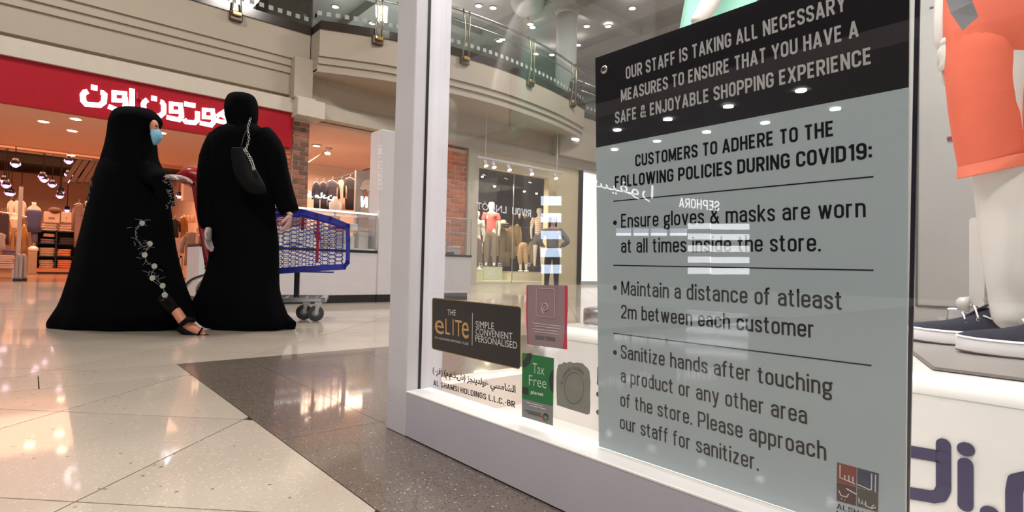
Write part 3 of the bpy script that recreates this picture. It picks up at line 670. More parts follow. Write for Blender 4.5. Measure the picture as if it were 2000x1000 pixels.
for (a,b,l) in ((85,118,'left white storage box with a label plate above the shelving'),(119,141,'right white storage box with two dark buttons above the shelving')):
    p0,p1=P(a,434),P(b,415); t=thing('storage_box',l,'box',((p0[0]+p1[0])/2,y+.2,p0[2]),'white boxes above the shelving')
    obj('carton',MB().bbox((p0[0],y,p0[2]),(p1[0]-.01,y+.35,p1[2]),.01),mat('white_box',(.75,.60,.50),.6),t)
    obj('label_plate',MB().box((P(a+10,425)[0],y-.008,P(a,427)[2]),(P(a+22,425)[0] if a<100 else P(a+12,425)[0],y,P(a,423)[2])),mat('label_grey',(.3,.22,.18),.6),t)
torso('bust_form','headless bust form in a blue denim dress left of the white boxes',49,84,395,452,21.5,manq,(.07,.08,.20),535)
obj('jeans_leg',loftz([(60,74,450),(62,73,470),(63,72,474)],21.5,10),cloth((.10,.09,.14)),None,True,label='dark leggings hanging under the denim dress',cat='clothes')
torso('bust_form','headless bust form in white top with red edge at the back right of the shelving',164,189,389,412,23,manq,(.7,.5,.45),535)
garment_on_hanger('long grey cardigan dress hanging beside the shelving',141,167,398,483,21.2,(.24,.17,.16))
t=thing('hanging_jeans','faded blue jeans hanging under the long grey cardigan','clothes',(aty(157,525,21.3)[0],21.3,aty(157,525,21.3)[2]))
for dx in(-3.4,3.4): obj('trouser_leg',loftz([(156+dx-4,156+dx+4,482),(156+dx-3.5,156+dx+3.5,505),(156+dx-3.2,156+dx+3.2,525)],21.3,10),cloth((.12,.17,.24)),t,True)
torso('bust_form','headless bust form in a cream tank top behind the shop gate post',17,40,416,452,22.5,manq,(.75,.62,.5),535)
for k,(px,c) in enumerate(((22,(.75,.62,.55)),(33,(.80,.66,.58)),(43,(.72,.56,.48)))):
    garment_on_hanger(['leftmost white blouse on the high rail of the red-sign shop','middle white blouse on the high rail of the red-sign shop','right white blouse on the high rail of the red-sign shop'][k],px-8,px+8,392,428,24,c,'white blouses on the high rail')
for k,px in enumerate((2,8,14)): garment_on_hanger(['dark trousers pair nearest the left frame edge on rack','second dark garment on the left rack','third dark garment on the left rack beside white blouses'][k],px-4,px+5,416,478,22,(.05,.035,.05),'dark garments on the left rack',False)
for k,(px,c) in enumerate(((26,(.45,.25,.10)),(36,(.5,.3,.12)),(47,(.36,.2,.07)))): garment_on_hanger(['left mustard garment on the low rack behind the gate post','middle mustard garment on the low rack behind the gate post','right ochre garment on the low rack behind the gate post'][k],px-7,px+7,440,505,22.8,c,'mustard garments on the low rack')
obj('clothes_rail',MB().tube([aty(-4,413,22),aty(60,425,22)],.02,6),steel,None,label='thin steel clothes rail at the far left of the shop',cat='rail')
garment_on_hanger('pale grey sweater draped at the left frame edge above the clothes table',-14,15,455,488,18,(.42,.38,.34),None,False,False)
# display table with piles
y=17.0; a=aty(-20,535,y);b=aty(31,535,y)
t=thing('display_table','low white table heaped with clothes at the left shop entrance','table',((a[0]+b[0])/2,y,0))
tz=aty(10,520,y)[2]; obj('tabletop',MB().bbox((a[0],y,tz-.05),(b[0],y+.8,tz),.01),mat('table_white',(.6,.48,.40),.5),t)
for xx in(a[0]+.03,b[0]-.07):
    for yy in(y+.02,y+.72): obj('leg',MB().box((xx,yy,0),(xx+.05,yy+.05,tz-.05)),greywhite,t)
folded('folded_stack','heap of white tops on the low entrance table',-18,28,519,497,y+.05,(.62,.48,.42),5,'piles on the low table',.5)
folded('folded_stack','navy patterned garment lying on the white heap',2,30,497,487,y+.08,(.16,.11,.18),2,'piles on the low table',.45)
# entrance gates
def gate(label,px0,px1,pyt,pyb,y):
    a=aty(px0,pyb,y);b=aty(px1,pyb,y);zt=aty(px0,pyt,y)[2]; t=thing('security_gate',label,'gate',((a[0]+b[0])/2,y,0),'anti-theft gates at the shop entrance')
    mb=MB(); w=.035
    obj('frame',MB().tube(crom([(a[0],y,0),(a[0],y,zt-.1),((a[0]+b[0])/2,y,zt),(b[0],y,zt-.1),(b[0],y,0)],5),w,8),mat('gate_grey',(.33,.29,.27),.4),t,True)
    obj('base',MB().bbox((a[0]-.05,y-.1,0),(b[0]+.05,y+.1,.06),.01),blackm,t)
gate('left anti-theft gate beside the low table',31,38,498,545,15.3); gate('right anti-theft gate beside the low table',40,47,498,545,15.5)
gp=thing('gate_pole','tall slim pale pole at the shop entrance','pole',(*aty(35.5,545,15.6)[:2],0)); p=aty(35.5,500,15.6)
obj('shaft',MB().box((p[0]-.035,15.58,0),(p[0]+.035,15.65,aty(35,364,15.6)[2])),mat('pole_pale',(.5,.38,.32),.4),gp)
obj('base',MB().box((p[0]-.08,15.5,0),(p[0]+.08,15.7,.03)),steel,gp)
ub=aty(62,540,21); t=thing('plinth_block','beige display block under the denim bust form','plinth',(ub[0],21,0))
obj('block',MB().bbox((aty(53,540,21)[0],21,0),(aty(71,540,21)[0],21.4,aty(60,492,21)[2]),.01),mat('beige_block',(.35,.25,.18),.6),t); obj('shoe_pair',MB().ell(aty(65,489,21.2)+[0,0,.03],(.12,.2,.1)),manq,t,True)
# middle gap between the two women
obj('hat_dome',MB().ell(aty(107,412,22.1),(.17,.17,.12)),mat('hat_brown',(.13,.07,.04),.8),None,True,label='round brown hat on top of the white storage boxes',cat='hat')
garment_on_hanger('black jacket on the shop wall between the two walking women',329,352,428,468,20,(.02,.015,.02))
garment_on_hanger('mustard brown jacket beside the black one between the women',350,366,424,470,20.2,(.28,.13,.03))
garment_on_hanger('grey cardigan hanging low on white rack between the women',354,396,455,519,18,(.26,.22,.21))
for k,px in enumerate((361,368,376)): obj('straw_hat',MB().ell(aty(px,428,21+.3*k),(.10,.10,.14)).disc(aty(px,434,21+.3*k),.13,h=.01),mat('hat_cream',(.72,.52,.40),.8),None,True,label=['left cream hat above the mustard jacket','middle cream hat above the mustard jacket','right cream hat above the mustard jacket'][k],cat='hat',group='cream hats on the shop wall')
rk=thing('garment_rack','white upright garment rack behind the trolley handle','rack',(*aty(384,560,17.6)[:2],0)); p=aty(384,500,17.6)
obj('upright',MB().box((p[0]-.03,17.58,0),(p[0]+.03,17.64,aty(384,445,17.6)[2])),mat('rack_white',(.6,.45,.38),.5),rk)
obj('arm',MB().tube([aty(355,458,17.6),aty(400,455,17.6)],.015,6),steel,rk); obj('base',MB().box((p[0]-.3,17.4,0),(p[0]+.3,17.8,.03)),steel,rk)
t=thing('counter_box','small cream framed counter between the two women','counter',(*aty(338,535,18.5)[:2],0))
obj('cabinet',MB().bbox((aty(318,500,18.5)[0],18.5,0),(aty(357,500,18.5)[0],19.1,aty(340,502,18.5)[2]),.01),mat('cab_dark',(.16,.08,.05),.5),t)
obj('frame',MB().box((aty(318,500,18.5)[0],18.47,aty(340,503,18.5)[2]),(aty(357,500,18.5)[0],18.5,aty(340,499,18.5)[2])).box((aty(351,500,18.5)[0],18.47,0),(aty(355,500,18.5)[0],18.5,aty(340,499,18.5)[2])),pink,t)
obj('monitor',MB().bbox((aty(334,480,18.6)[0],18.6,aty(334,488,18.6)[2]),(aty(356,480,18.6)[0],18.65,aty(334,464,18.6)[2]),.01),mat('monitor_back',(.62,.5,.44),.5),t)
t=thing('wall_screen','small bright poster screen under the red sign beside the brick pier','screen',aty(396,318,17.5))
p0,p1=aty(390,345,17.5),aty(404,303,17.5); obj('panel',MB().box((p0[0],17.5,p0[2]),(p1[0],17.56,p1[2])),mat('screen_cream',(1,.8,.6),emit=1.4,ecol=(1,.72,.45)),t)
obj('print',MB().box((p0[0]+.03,17.49,p0[2]+.2),(p1[0]-.05,17.5,p0[2]+.4)),mat('print_red',(.6,.06,.03),.5),t)
struct('wall_back',MB().box((aty(360,330,17.8)[0],17.8,2.2),(4.4,18.1,3.22)),pink)
# ================================================================ NEXT SHOP (hats and jackets)
struct('ceiling',MB().box((4.8,13.2,3.86),(9.7,19,3.95)),mat('peach_ceiling',(.72,.46,.33),.8))
struct('wall_back',MB().box((4.8,18.5,0),(9.7,18.7,3.9)),mat('peach_wall',(.76,.60,.48),.7)); struct('wall_left',MB().box((4.8,13.5,0),(4.85,18.5,3.9)),pink)
struct('wall_right',MB().box((9.6,13.3,0),(9.7,18.5,3.9)),pink)
struct('window_1',MB().box((xat(600),13.06,0.05),(xat(862),13.07,3.86)),GLASS)
for px,py,yy in ((618,283,None),(185,0,0)):
    if yy is None: glow_disc('recessed_downlight','round downlight in the peach ceiling right of the brick pier',px,py,3.86,.10,lampw)
for k,(px,py) in enumerate(((652,257),(700,266),(737,275),(640,301))):
    p=aty(px,py,13.6 if k<3 else 15.5); t=thing('track_spotlight',['left of the three bright track lights above the kiosk','middle of the three bright track lights above the kiosk','right of the three bright track lights above the kiosk','lower track light deeper inside the peach shop'][k],'light',p,'track lights in the peach shop')
    obj('can',MB().tube([p+[0,0,.2],p+[0,0,.02]],.07,10).tube([p+[0,0,.2],p+[0,0,.36]],.015,5),greywhite,t,True); obj('lens',MB().disc(p,.075,h=.02),lampw,t)
pa,pb=aty(602,318,15.5),aty(690,270,15.5); obj('track_rail',MB().tube([pa,aty(640,293,15.5),pb],.025,6),darkbrass,None,label='dark bent lighting track across the peach ceiling',cat='rail')
t=thing('clothes_rail','long dark clothes rail across the peach shop wall','rail',aty(645,350,16.5)); obj('rail',MB().tube([aty(640,354,16.5),aty(745,322,16.5)],.02,6),blackm,t)
for k,(px,w,c) in enumerate(((618,8,(.03,.03,.05)),(632,9,(.03,.03,.05)),(649,14,(.05,.05,.07)),(667,10,(.7,.5,.4)),(684,14,(.025,.02,.025)))):
    garment_on_hanger(['dark narrow jacket at the left of the peach shop','second dark jacket in the peach shop','charcoal jacket in the middle of the peach shop rail','pale pink top between two dark jackets','large black padded jacket on the peach shop rail'][k],px-w,px+w,356+(-3)*(k>1)-5*(k>3),410,15.6,c,'jackets in the peach shop')
for k,px in enumerate((655,711)):
    p=aty(px,395,15.0); t=thing('bust_form',['cream bust form left in the peach shop','cream bust form below the hat poster'][k],'mannequin',(p[0],15,0)); 
    obj('bust',loftz([(px-4,px+4,384,1),(px-4,px+4,391,1),(px-13,px+13,397,.45),(px-12,px+12,412,.5),(px-9,px+9,430,.55)],15),manq,t,True)
    obj('stand',MB().tube([(p[0],15,0),(p[0],15,aty(px,428,15)[2])],.02,6).disc((p[0],15,0),.18,h=.02),blackm,t)
po=thing('hat_poster','large grey wall poster of a face under a fluffy cream hat','poster',aty(718,440,14.4))
p0,p1=aty(693,440,14.4),aty(737,338,14.4); X0=p0[0]; ZZ=p0[2]
obj('backing',MB().box((X0,14.44,0),(p1[0]+.3,14.5,p1[2])),greywhite,po); obj('board',MB().box((X0,14.4,ZZ),(p1[0]+.3,14.44,p1[2])),mat('poster_grey',(.42,.38,.36),.6),po)
def flat(pxs,y,m,nm,par,t=.006): return obj(nm,MB().prism([aty(a,b,y) for a,b in pxs],(0,-t,0)),m,par)
def oval(cx,cy,rx,ry,n=20,a0=0,a1=2*PI): return [(cx+rx*math.cos(q),cy+ry*math.sin(q)) for q in np.linspace(a0,a1,n,endpoint=False)]
flat(oval(719,375,10,15),14.39,mat('print_face',(.55,.22,.15),.6),'printed_face',po)
flat(oval(719,362,14,12,20),14.38,mat('print_hat',(.72,.55,.42),.7),'printed_hat',po); flat(oval(719,367,17,5,20),14.375,mat('print_hat2',(.78,.62,.5),.7),'printed_brim',po)
flat([(708,395),(730,392),(736,425),(700,425)],14.385,mat('print_coat',(.62,.5,.42),.7),'printed_coat',po)
flat([(712,371),(716,370),(716,372),(712,373)],14.37,black,'printed_eye',po); flat([(722,370),(726,370),(726,372),(722,372)],14.37,black,'printed_eye',po)
# lettering inside the far shop window is a reflection: lit signs across the mall (see below)
# ================================================================ KIOSK
KY=6.87
kx=lambda px,py=500: aty(px,py,KY)[0]
kb=mat('kiosk_white',(.70,.67,.70),.3)
ks=thing('kiosk_counter','long white kiosk counter with black plinth and lit glass case on top','counter',(3.2,7.2,0))
obj('cabinet',MB().bbox((1.4,KY,.10),(kx(738),KY+.62,.665),.006),kb,ks)
obj('plinth',MB().box((1.42,KY+.01,0),(kx(738),KY+.6,.10)),blackm,ks)
obj('ledge',MB().box((1.4,KY-.01,.665),(kx(737),KY+.62,.695)),blackm,ks)
gx0,gx1,gz0,gz1=kx(546,420),kx(735,480),.70,1.18
fr=MB()
for x in(gx0,gx1-.012):
    for yy in(KY+.01,KY+.58): obj('case_post',MB().box((x,yy,gz0),(x+.012,yy+.012,gz1)),steel,ks)
fr=MB()
for yy in(KY+.008,KY+.58): obj('case_edge_light',MB().box((gx0,yy,gz1),(gx1,yy+.02,gz1+.018)),mat('case_led',(1,1,1),emit=2.2,ecol=(1,.95,.92)),ks)
obj('case_glass',MB().box((gx0,KY+.012,gz0),(gx1,KY+.018,gz1)).box((gx0,KY+.02,gz1-.008),(gx1,KY+.58,gz1)).box((gx1-.006,KY+.02,gz0),(gx1,KY+.58,gz1)),CASEGLASS,ks)
obj('glass_shelf',MB().box((gx0+.02,KY+.1,.95),(gx1-.02,KY+.5,.958)),CASEGLASS,ks); obj('case_floor',MB().box((gx0,KY+.02,gz0-.004),(gx1,KY+.6,gz0+.02)),brightwhite,ks)
obj('case_back',MB().box((gx0,KY+.56,gz0+.02),(kx(712),KY+.575,.98)),mat('case_back',(.6,.55,.52),.3),ks)
for k,(px,w,h,c,z) in enumerate(((560,.10,.10,(.7,.66,.6),.72),(590,.14,.06,(.15,.12,.12),.72),(625,.12,.12,(.75,.7,.66),.72),(655,.10,.08,(.3,.2,.16),.72),(686,.12,.05,(.45,.42,.40),.72),(698,.10,.17,(.62,.58,.55),.72),(722,.12,.22,(.72,.62,.58),.72),(640,.1,.08,(.6,.5,.4),.958),(672,.13,.06,(.2,.16,.15),.958),(705,.08,.1,(.7,.65,.6),.958))):
    x=kx(px); b_=thing('display_box',['cream box at the left end of the kiosk case','flat dark box on the kiosk case floor','pale square box on the case floor, middle','brown box on the kiosk case floor','flat grey box on the case floor near the right','tall beige box on the case floor near the right','tallest pale box at the right end of the kiosk case','beige box on the kiosk glass shelf, left','flat dark box on the kiosk glass shelf','pale box at the right of the kiosk glass shelf'][k],'box',(x,KY+.3,z),'boxes in the kiosk case'); obj('carton',MB().bbox((x-w/2,KY+.2,z),(x+w/2,KY+.4,z+h),.006),mat('goods%d'%k,c,.5),b_); obj('lid',MB().bbox((x-w/2-.003,KY+.197,z+h*.75),(x+w/2+.003,KY+.403,z+h*.75+.012),.003),greywhite,b_)
tp=thing('kiosk_pylon','tall white kiosk pylon with vertical silver lettering','pylon',(kx(752),KY+.1,0))
px0,px1=kx(740,400),kx(757,400)
obj('column_body',MB().bbox((px0,KY-.02,.10),(px0+.22,KY+.30,2.36),.008),kb,tp); obj('plinth',MB().box((px0,KY,0),(px0+.22,KY+.28,.10)),blackm,tp)
text_on('CERRUTI 1881',aty(746,372,KY-.03),aty(746,284,KY-.03),aty(738.8,372,KY-.03),mat('silver_letters',(.92,.90,.92),.3),tp,bold=.02,thick=(0,-.006,0))
ts=thing('counter_sign','small yellow and grey sign card on the end of the kiosk case','sign',aty(727,412,KY+.3)); 
def card(pts,m,nm,par,y,t=.01): return obj(nm,MB().prism([aty(a,b,y) for a,b in pts],(0,t,0)),m,par)
card([(720,376),(734,376),(735,412),(719,412)],greywhite,'holder',ts,KY+.3); card([(721,385),(733,385),(732.5,407),(721,407)],mat('yellow_card',(.62,.55,.03),.5),'yellow_print',ts,KY+.295,.004)
k2=thing('kiosk_counter','second white kiosk unit with empty glass case seen left of the brick wall','counter',(kx(895),7.2,0))
a,b=kx(800),kx(921)
obj('cabinet',MB().bbox((a,KY,.11),(b,KY+.62,.66),.006),kb,k2); obj('plinth',MB().box((a,KY+.01,0),(kx(915),KY+.6,.11)),blackm,k2); obj('ledge',MB().box((a,KY-.01,.66),(b,KY+.62,.69)),blackm,k2)
fr=MB()
for x in(a,b-.012): 
    for yy in(KY+.01,KY+.58): obj('case_post',MB().box((x,yy,.69),(x+.012,yy+.012,1.24)),steel,k2)
for yy in(KY+.008,KY+.58): obj('case_rail',MB().box((a,yy,1.24),(b,yy+.015,1.255)),steel,k2); obj('case_rail',MB().box((a,yy,1.02),(b,yy+.01,1.03)),steel,k2)
obj('case_glass',MB().box((a,KY+.012,.69),(b,KY+.018,1.24)).box((a,KY+.3,1.02),(b,KY+.55,1.026)),CASEGLASS,k2)
for k,(px,w,h,c) in enumerate(((878,.16,.2,(.6,.55,.52)),(893,.15,.06,(.10,.08,.08)),(908,.12,.14,(.68,.6,.55)))):
    x=kx(px); b_=thing('display_box',['tall grey box in the second kiosk case','flat black box in the second kiosk case','cream box at the right of the second kiosk case'][k],'box',(x,KY+.3,.69),'boxes in the second kiosk case'); obj('carton',MB().bbox((x-w/2,KY+.2,.69),(x+w/2,KY+.4,.69+h),.006),mat('goodsb%d'%k,c,.5),b_); obj('lid',MB().bbox((x-w/2-.003,KY+.197,.69+h*.75),(x+w/2+.003,KY+.403,.69+h*.75+.012),.003),greywhite,b_)
# ================================================================ MANNEQUIN WINDOW
y2=15.0
struct('wall_back',MB().box((wx0-.3,16.6,0),(wx1+3.6,16.8,4)),mat('dark_window_back',(.05,.025,.02),.35,noise=(3,.4)))
struct('wall_left',MB().box((wx0-.1,13.2,0),(wx0,16.6,4)),cream2); struct('wall_right',MB().box((wx1+3.5,13.35,0),(wx1+3.6,16.6,4)),MATS['dark_window_back'])
struct('ceiling',MB().box((wx0,13.22,3.75),(wx1+3.5,16.6,3.85)),dk); struct('floor',MB().box((wx0,13.22,.0),(wx1+3.5,16.6,.09)),mat('window_floor',(.60,.58,.46),.3))
struct('window_2',MB().box((wx0,13.02,.0),((wx0+wx1)/2-.01,13.03,zt)),GLASS); struct('window_3',MB().box(((wx0+wx1)/2+.01,13.02,.0),(wx1,13.03,zt)),GLASS); struct('trim_20',MB().box(((wx0+wx1)/2-.01,13.015,.05),((wx0+wx1)/2+.01,13.035,zt)),steel)
def figure(name,label,cat,pxc,pyt,pyb,yy,mbody,pose='stand',grp=None,f=None):
    """upright figure between head top pyt and soles pyb at plane y=yy; returns thing, P(lateral, height fraction, depth)"""
    b=aty(pxc,pyb,yy); h=aty(pxc,pyt,yy)[2]-b[2]; t=thing(name,label,cat,b,grp)
    c=b.copy(); Rv=np.array([RT[0],RT[1],0]); Fv=np.array([FW[0],FW[1],0])
    def P(l,z,d=0): return c+Rv*l*h+Fv*d*h+UP*z*h
    return t,P,h
def human(P,h,arms,legs=((-.055,-.06),(.055,.06)),headless=False,r=1.0):
    pts=[P(0,.53),P(0,.60),P(0,.70),P(0,.79),P(0,.84),P(0,.87)]; rad=[(.078,.06),(.07,.055),(.085,.06),(.075,.05),(.03,.03),(.03,.03)]; ed=[(0,1),(1,2),(2,3),(3,4),(4,5)]
    if not headless: pts+= [P(0,.905,-.004),P(0,.955,-.004),P(0,.985)]; rad+= [(.048,.052),(.052,.058),(.034,.038)]; ed+= [(5,6),(6,7),(7,8)]
    for s,(el,ha) in zip((-1,1),arms):
        n=len(pts); pts+= [P(s*.095,.80),P(*el),P(*ha)]; hx=np.array(ha)+ (np.array(ha)-np.array(el))*.25; pts.append(P(*hx)); rad+= [(.036,.036),(.024,.024),(.016,.016),(.015,.02)]; ed+= [(3,n),(n,n+1),(n+1,n+2),(n+2,n+3)]
    for s,(k,a) in zip((-1,1),legs):
        n=len(pts); pts+= [P(s*.048,.49),P(k,.27),P(a,.045),P(a,.012,-.07)]; rad+= [(.054,.054),(.034,.034),(.022,.022),(.024,.014)]; ed+= [(0,n),(n,n+1),(n+1,n+2),(n+2,n+3)]
    return skin_mesh(pts,[(a*h*r,b*h*r) for a,b in rad],ed,2)
def cover(P,h,pts,rad,ed,sub=2): return skin_mesh([P(*p) for p in pts],[(a*h,b*h) for a,b in rad],ed,sub)
def tee(P,h,arms,col,name,t,sl=.55,full=False,hem=.50,k=1.0):
    pts=[(0,hem),(0,.60),(0,.70),(0,.785),(0,.815)]; rad=[(.088*k,.07*k),(.080*k,.063*k),(.092*k,.068*k),(.080*k,.055*k),(.045,.042)]; ed=[(0,1),(1,2),(2,3),(3,4)]
    for s,(el,ha) in zip((-1,1),arms):
        sh=np.array((s*.097,.795,0)); el_=np.array((*el,0)[:3]) if len(el)<3 else np.array(el); e=sh+(el_-sh)*sl; n=len(pts); pts+= [tuple(sh),tuple(e if not full else el_)]; rad+= [(.045,.045),(.040,.040)]; ed+= [(3,n),(n,n+1)]
        if full: ha_=np.array((*ha,0)[:3]) if len(ha)<3 else np.array(ha); pts.append(tuple(ha_)); rad.append((.030,.030)); ed.append((n+1,n+2))
    return obj(name,cover(P,h,pts,rad,ed),cloth(col),t,True)
def pants(P,h,legs,col,name,t,end=.06,k=1.0,wide=.045):
    pts=[(0,.59),(0,.53)]; rad=[(.076*k,.06*k),(.082*k,.066*k)]; ed=[(0,1)]
    for s,(kn,a) in zip((-1,1),legs):
        n=len(pts); 
        if end>.27: pts+= [(s*.05,.48,0),(s*.05+(kn-s*.05)*.8,end,0)]; rad+= [(.062*k,.062*k),(.055*k,.055*k)]; ed+= [(1,n),(n,n+1)]
        else: pts+= [(s*.05,.48,0),(kn,.27,0),(a,end,0)]; rad+= [(.062*k,.062*k),(wide,wide),(wide*.75,wide*.75)]; ed+= [(1,n),(n,n+1),(n+1,n+2)]
    return obj(name,cover(P,h,pts,rad,ed),cloth(col),t,True)
def shoes(P,h,legs,m,t,nm='shoe'):
    for (k,a) in legs: obj(nm,MB().ell(P(a,.014,-.045),(.03*h,.06*h,.018*h)).box(P(a,.0,-.045)-[.028*h,.05*h,0],P(a,.0,-.045)+[.028*h,.05*h,.008*h]),m,t,True)
A0=[((-.13,.63),(-.12,.50)),((.13,.63),(.12,.50))]; L0=((-.055,-.06),(.055,.06))
def plinth(label,px0,px1,pyt,pyb,yy,col,grp=None,d=.5):
    a=aty(px0,pyb,yy);b=aty(px1,pyb,yy); z=aty((px0+px1)/2,pyt,yy)[2]; t=thing('display_plinth',label,'plinth',((a[0]+b[0])/2,yy+d/2,.09),grp)
    obj('block',MB().bbox((a[0],yy,.09),(b[0],yy+d,z),.012),mat('plinth_'+label[:5],col,.4),t); obj('top_panel',MB().bbox((a[0]-.01,yy-.01,z),(b[0]+.01,yy+d,z+.015),.004),mat('plinth_top',(.74,.73,.66),.4),t); return z
plinth('pale green display plinth under the pink-shirted mannequin',944,981,522,553,14.4,(.55,.62,.50)); plinth('wide cream display plinth under the striped-shirt mannequin',997,1064,532,555,14.2,(.70,.66,.52))
plinth('small cream plinth at the left of the mannequin window',926,943,527,556,14.0,(.62,.64,.40))
t,P,h=figure('mannequin','white male mannequin in a salmon polo shirt and khaki trousers','mannequin',957,392,522,14.7,manq)
obj('body',human(P,h,A0),manq,t,True); tee(P,h,A0,(.72,.14,.13),'shirt',t,.6); pants(P,h,L0,(.22,.16,.11),'trousers',t); shoes(P,h,L0,blackm,t)
t,P,h=figure('mannequin','white mannequin in a striped tee and grey shorts','mannequin',1051,404,523,14.6,manq)
obj('body',human(P,h,A0),manq,t,True); st=tee(P,h,A0,(.78,.72,.64),'striped_shirt',t,.6); pants(P,h,L0,(.12,.12,.13),'shorts',t,.36); shoes(P,h,L0,blackm,t)
m_=st.data.materials[0]; m_=m_.copy(); m_.name='striped_cloth'; st.data.materials[0]=m_; nt=m_.node_tree
wv=nt.nodes.new('ShaderNodeTexWave'); wv.bands_direction='Z'; wv.inputs['Scale'].default_value=4.2; tc=nt.nodes.new('ShaderNodeTexCoord'); nt.links.new(tc.outputs['Object'],wv.inputs[0]); cr_=nt.nodes.new('ShaderNodeValToRGB'); cr_.color_ramp.interpolation='CONSTANT'; cr_.color_ramp.elements[0].color=(.78,.72,.64,1); cr_.color_ramp.elements[1].position=.72; cr_.color_ramp.elements[1].color=(.75,.22,.17,1); nt.links.new(wv.outputs[0],cr_.inputs[0]); nt.links.new(cr_.outputs[0],nt.nodes['Principled BSDF'].inputs['Base Color'])
# standing trousers-and-boots form
t=thing('trouser_form','headless trouser form in khaki cargo trousers and white boots','mannequin',aty(1021,530,14.3)); c=aty(1021,530,14.3); hh=1.75
def P(l,z,d=0): return c+RT*l*hh+FW*d*hh+UP*z*hh
L1=((-.06,-.045),(.05,.07)); obj('body',skin_mesh([P(0,.58),P(0,.52),P(-.05,.27),P(-.045,.03),P(.05,.27),P(.07,.03)],[(.1,.08),(.12,.1),(.06,.06),(.045,.045),(.06,.06),(.045,.045)],[(0,1),(1,2),(2,3),(1,4),(4,5)]),manq,t,True)
pants(P,hh,L1,(.42,.28,.14),'cargo_trousers',t,.13,1.15,.062); shoes(P,hh,L1,brightwhite,t,'boot')
t,P,h=figure('mannequin','partly hidden white mannequin at the left edge of the mannequin window','mannequin',929,410,527,14.6,manq); obj('body',human(P,h,A0),manq,t,True); tee(P,h,A0,(.55,.52,.48),'shirt',t,.6); pants(P,h,L0,(.16,.13,.11),'trousers',t); shoes(P,h,L0,brightwhite,t)
gr='jackets and shirts hanging behind the window mannequins'
for k,(px,w,a,b,c) in enumerate(((966,10,422,500,(.40,.38,.36)),(981,9,444,520,(.25,.19,.13)),(989,9,446,520,(.33,.25,.16)),(1000,9,440,505,(.45,.31,.16)),(1010,8,438,500,(.58,.42,.24)),(937,6,470,510,(.5,.46,.4)),(1040,7,470,515,(.5,.36,.2)))):
    garment_on_hanger(['grey striped jacket just behind the salmon polo','brown jacket hanging below the straw hat','olive brown jacket hanging beside the brown one','tan jacket hanging left of the cargo trousers','light tan coat hanging left of the cargo trousers','pale shirt hanging left of the salmon polo mannequin','tan garment hanging between cargo and striped mannequins'][k],px-w,px+w,a,b,15.2+.05*k,c,gr)
obj('clothes_rail',MB().tube([aty(968,438,15.3),aty(1052,446,15.3)],.015,6),steel,None,label='thin steel rail behind the window mannequins',cat='rail')
t=thing('straw_hat','pale straw hat resting above the hanging jackets','hat',aty(983,438,15)); p=aty(983,437,15); obj('brim',MB().tube([p,p+[0,0,.02]],[.2,.19],16),mat('straw',(.75,.55,.32),.8),t,True); obj('crown',MB().tube([p+[0,0,.02],p+[0,0,.1],p+[0,0,.13]],[.11,.1,.06],14),mat('straw2',(.8,.7,.55),.8),t,True)
t=thing('sandal_pair','pair of tan shoes hanging near the top of the mannequin window','shoes',aty(1019,429,15))
for px in(1015,1025): p=aty(px,422,15); obj('shoe',MB().ell(p,(.05,.04,.10)),mat('tan_leather',(.5,.3,.12),.6),t,True)
for k,px in enumerate((939,976,1033)):
    p=aty(px,520,13.9); t=thing('price_card',['price card beside the left window mannequin','price card right of the pale green plinth','price card on the wide cream plinth'][k],'card',p,'small cards in the mannequin window'); obj('card',MB().box(p+[-.07,0,0],p+[.07,.01,.11]),mat('card_grey',(.5,.5,.46),.5),t); obj('print',MB().box(p+[-.03,-.003,.03],p+[.03,0,.08]),black,t)
for k,(px,py) in enumerate(((966,364),(1024,374),(1048,378),(942,345))):
    spot(px,py,14.5,lampm,.045,['spotlight above the salmon polo mannequin','spotlight left of the striped-shirt mannequin','spotlight above the striped-shirt mannequin','spotlight at the upper left of the window'][k],'spotlights in the mannequin window')
# woman in grey
c=atf(1077,573,11.7); c[2]=0; h=1.66
t=thing('person','person seen from behind in grey sweater and black trousers, hands on hips','person',c)
def P(l,z,d=0): return c+RT*l*h+FW*(-d)*h+UP*z*h
AW=[((-.20,.655,.03),(-.115,.60,-.02)),((.20,.655,.03),(.115,.60,-.02))]; LW=((-.06,-.07),(.055,.06))
obj('body',human(P,h,AW,LW),skinpale,t,True); tee(P,h,AW,(.20,.20,.22),'sweater',t,full=True,hem=.56,k=1.12); pants(P,h,LW,(.012,.012,.016),'trousers',t,.04,1.08,.04); shoes(P,h,LW,blackm,t)
obj('hair',skin_mesh([P(0,.985),P(0,.95,-.012),P(0,.90,-.02),P(0,.83,-.035),P(0,.77,-.04)],[(.04*h,.045*h),(.062*h,.062*h),(.062*h,.055*h),(.06*h,.035*h),(.04*h,.02*h)],[(0,1),(1,2),(2,3),(3,4)]),mat('dark_hair',(.03,.018,.015),.5),t,True)
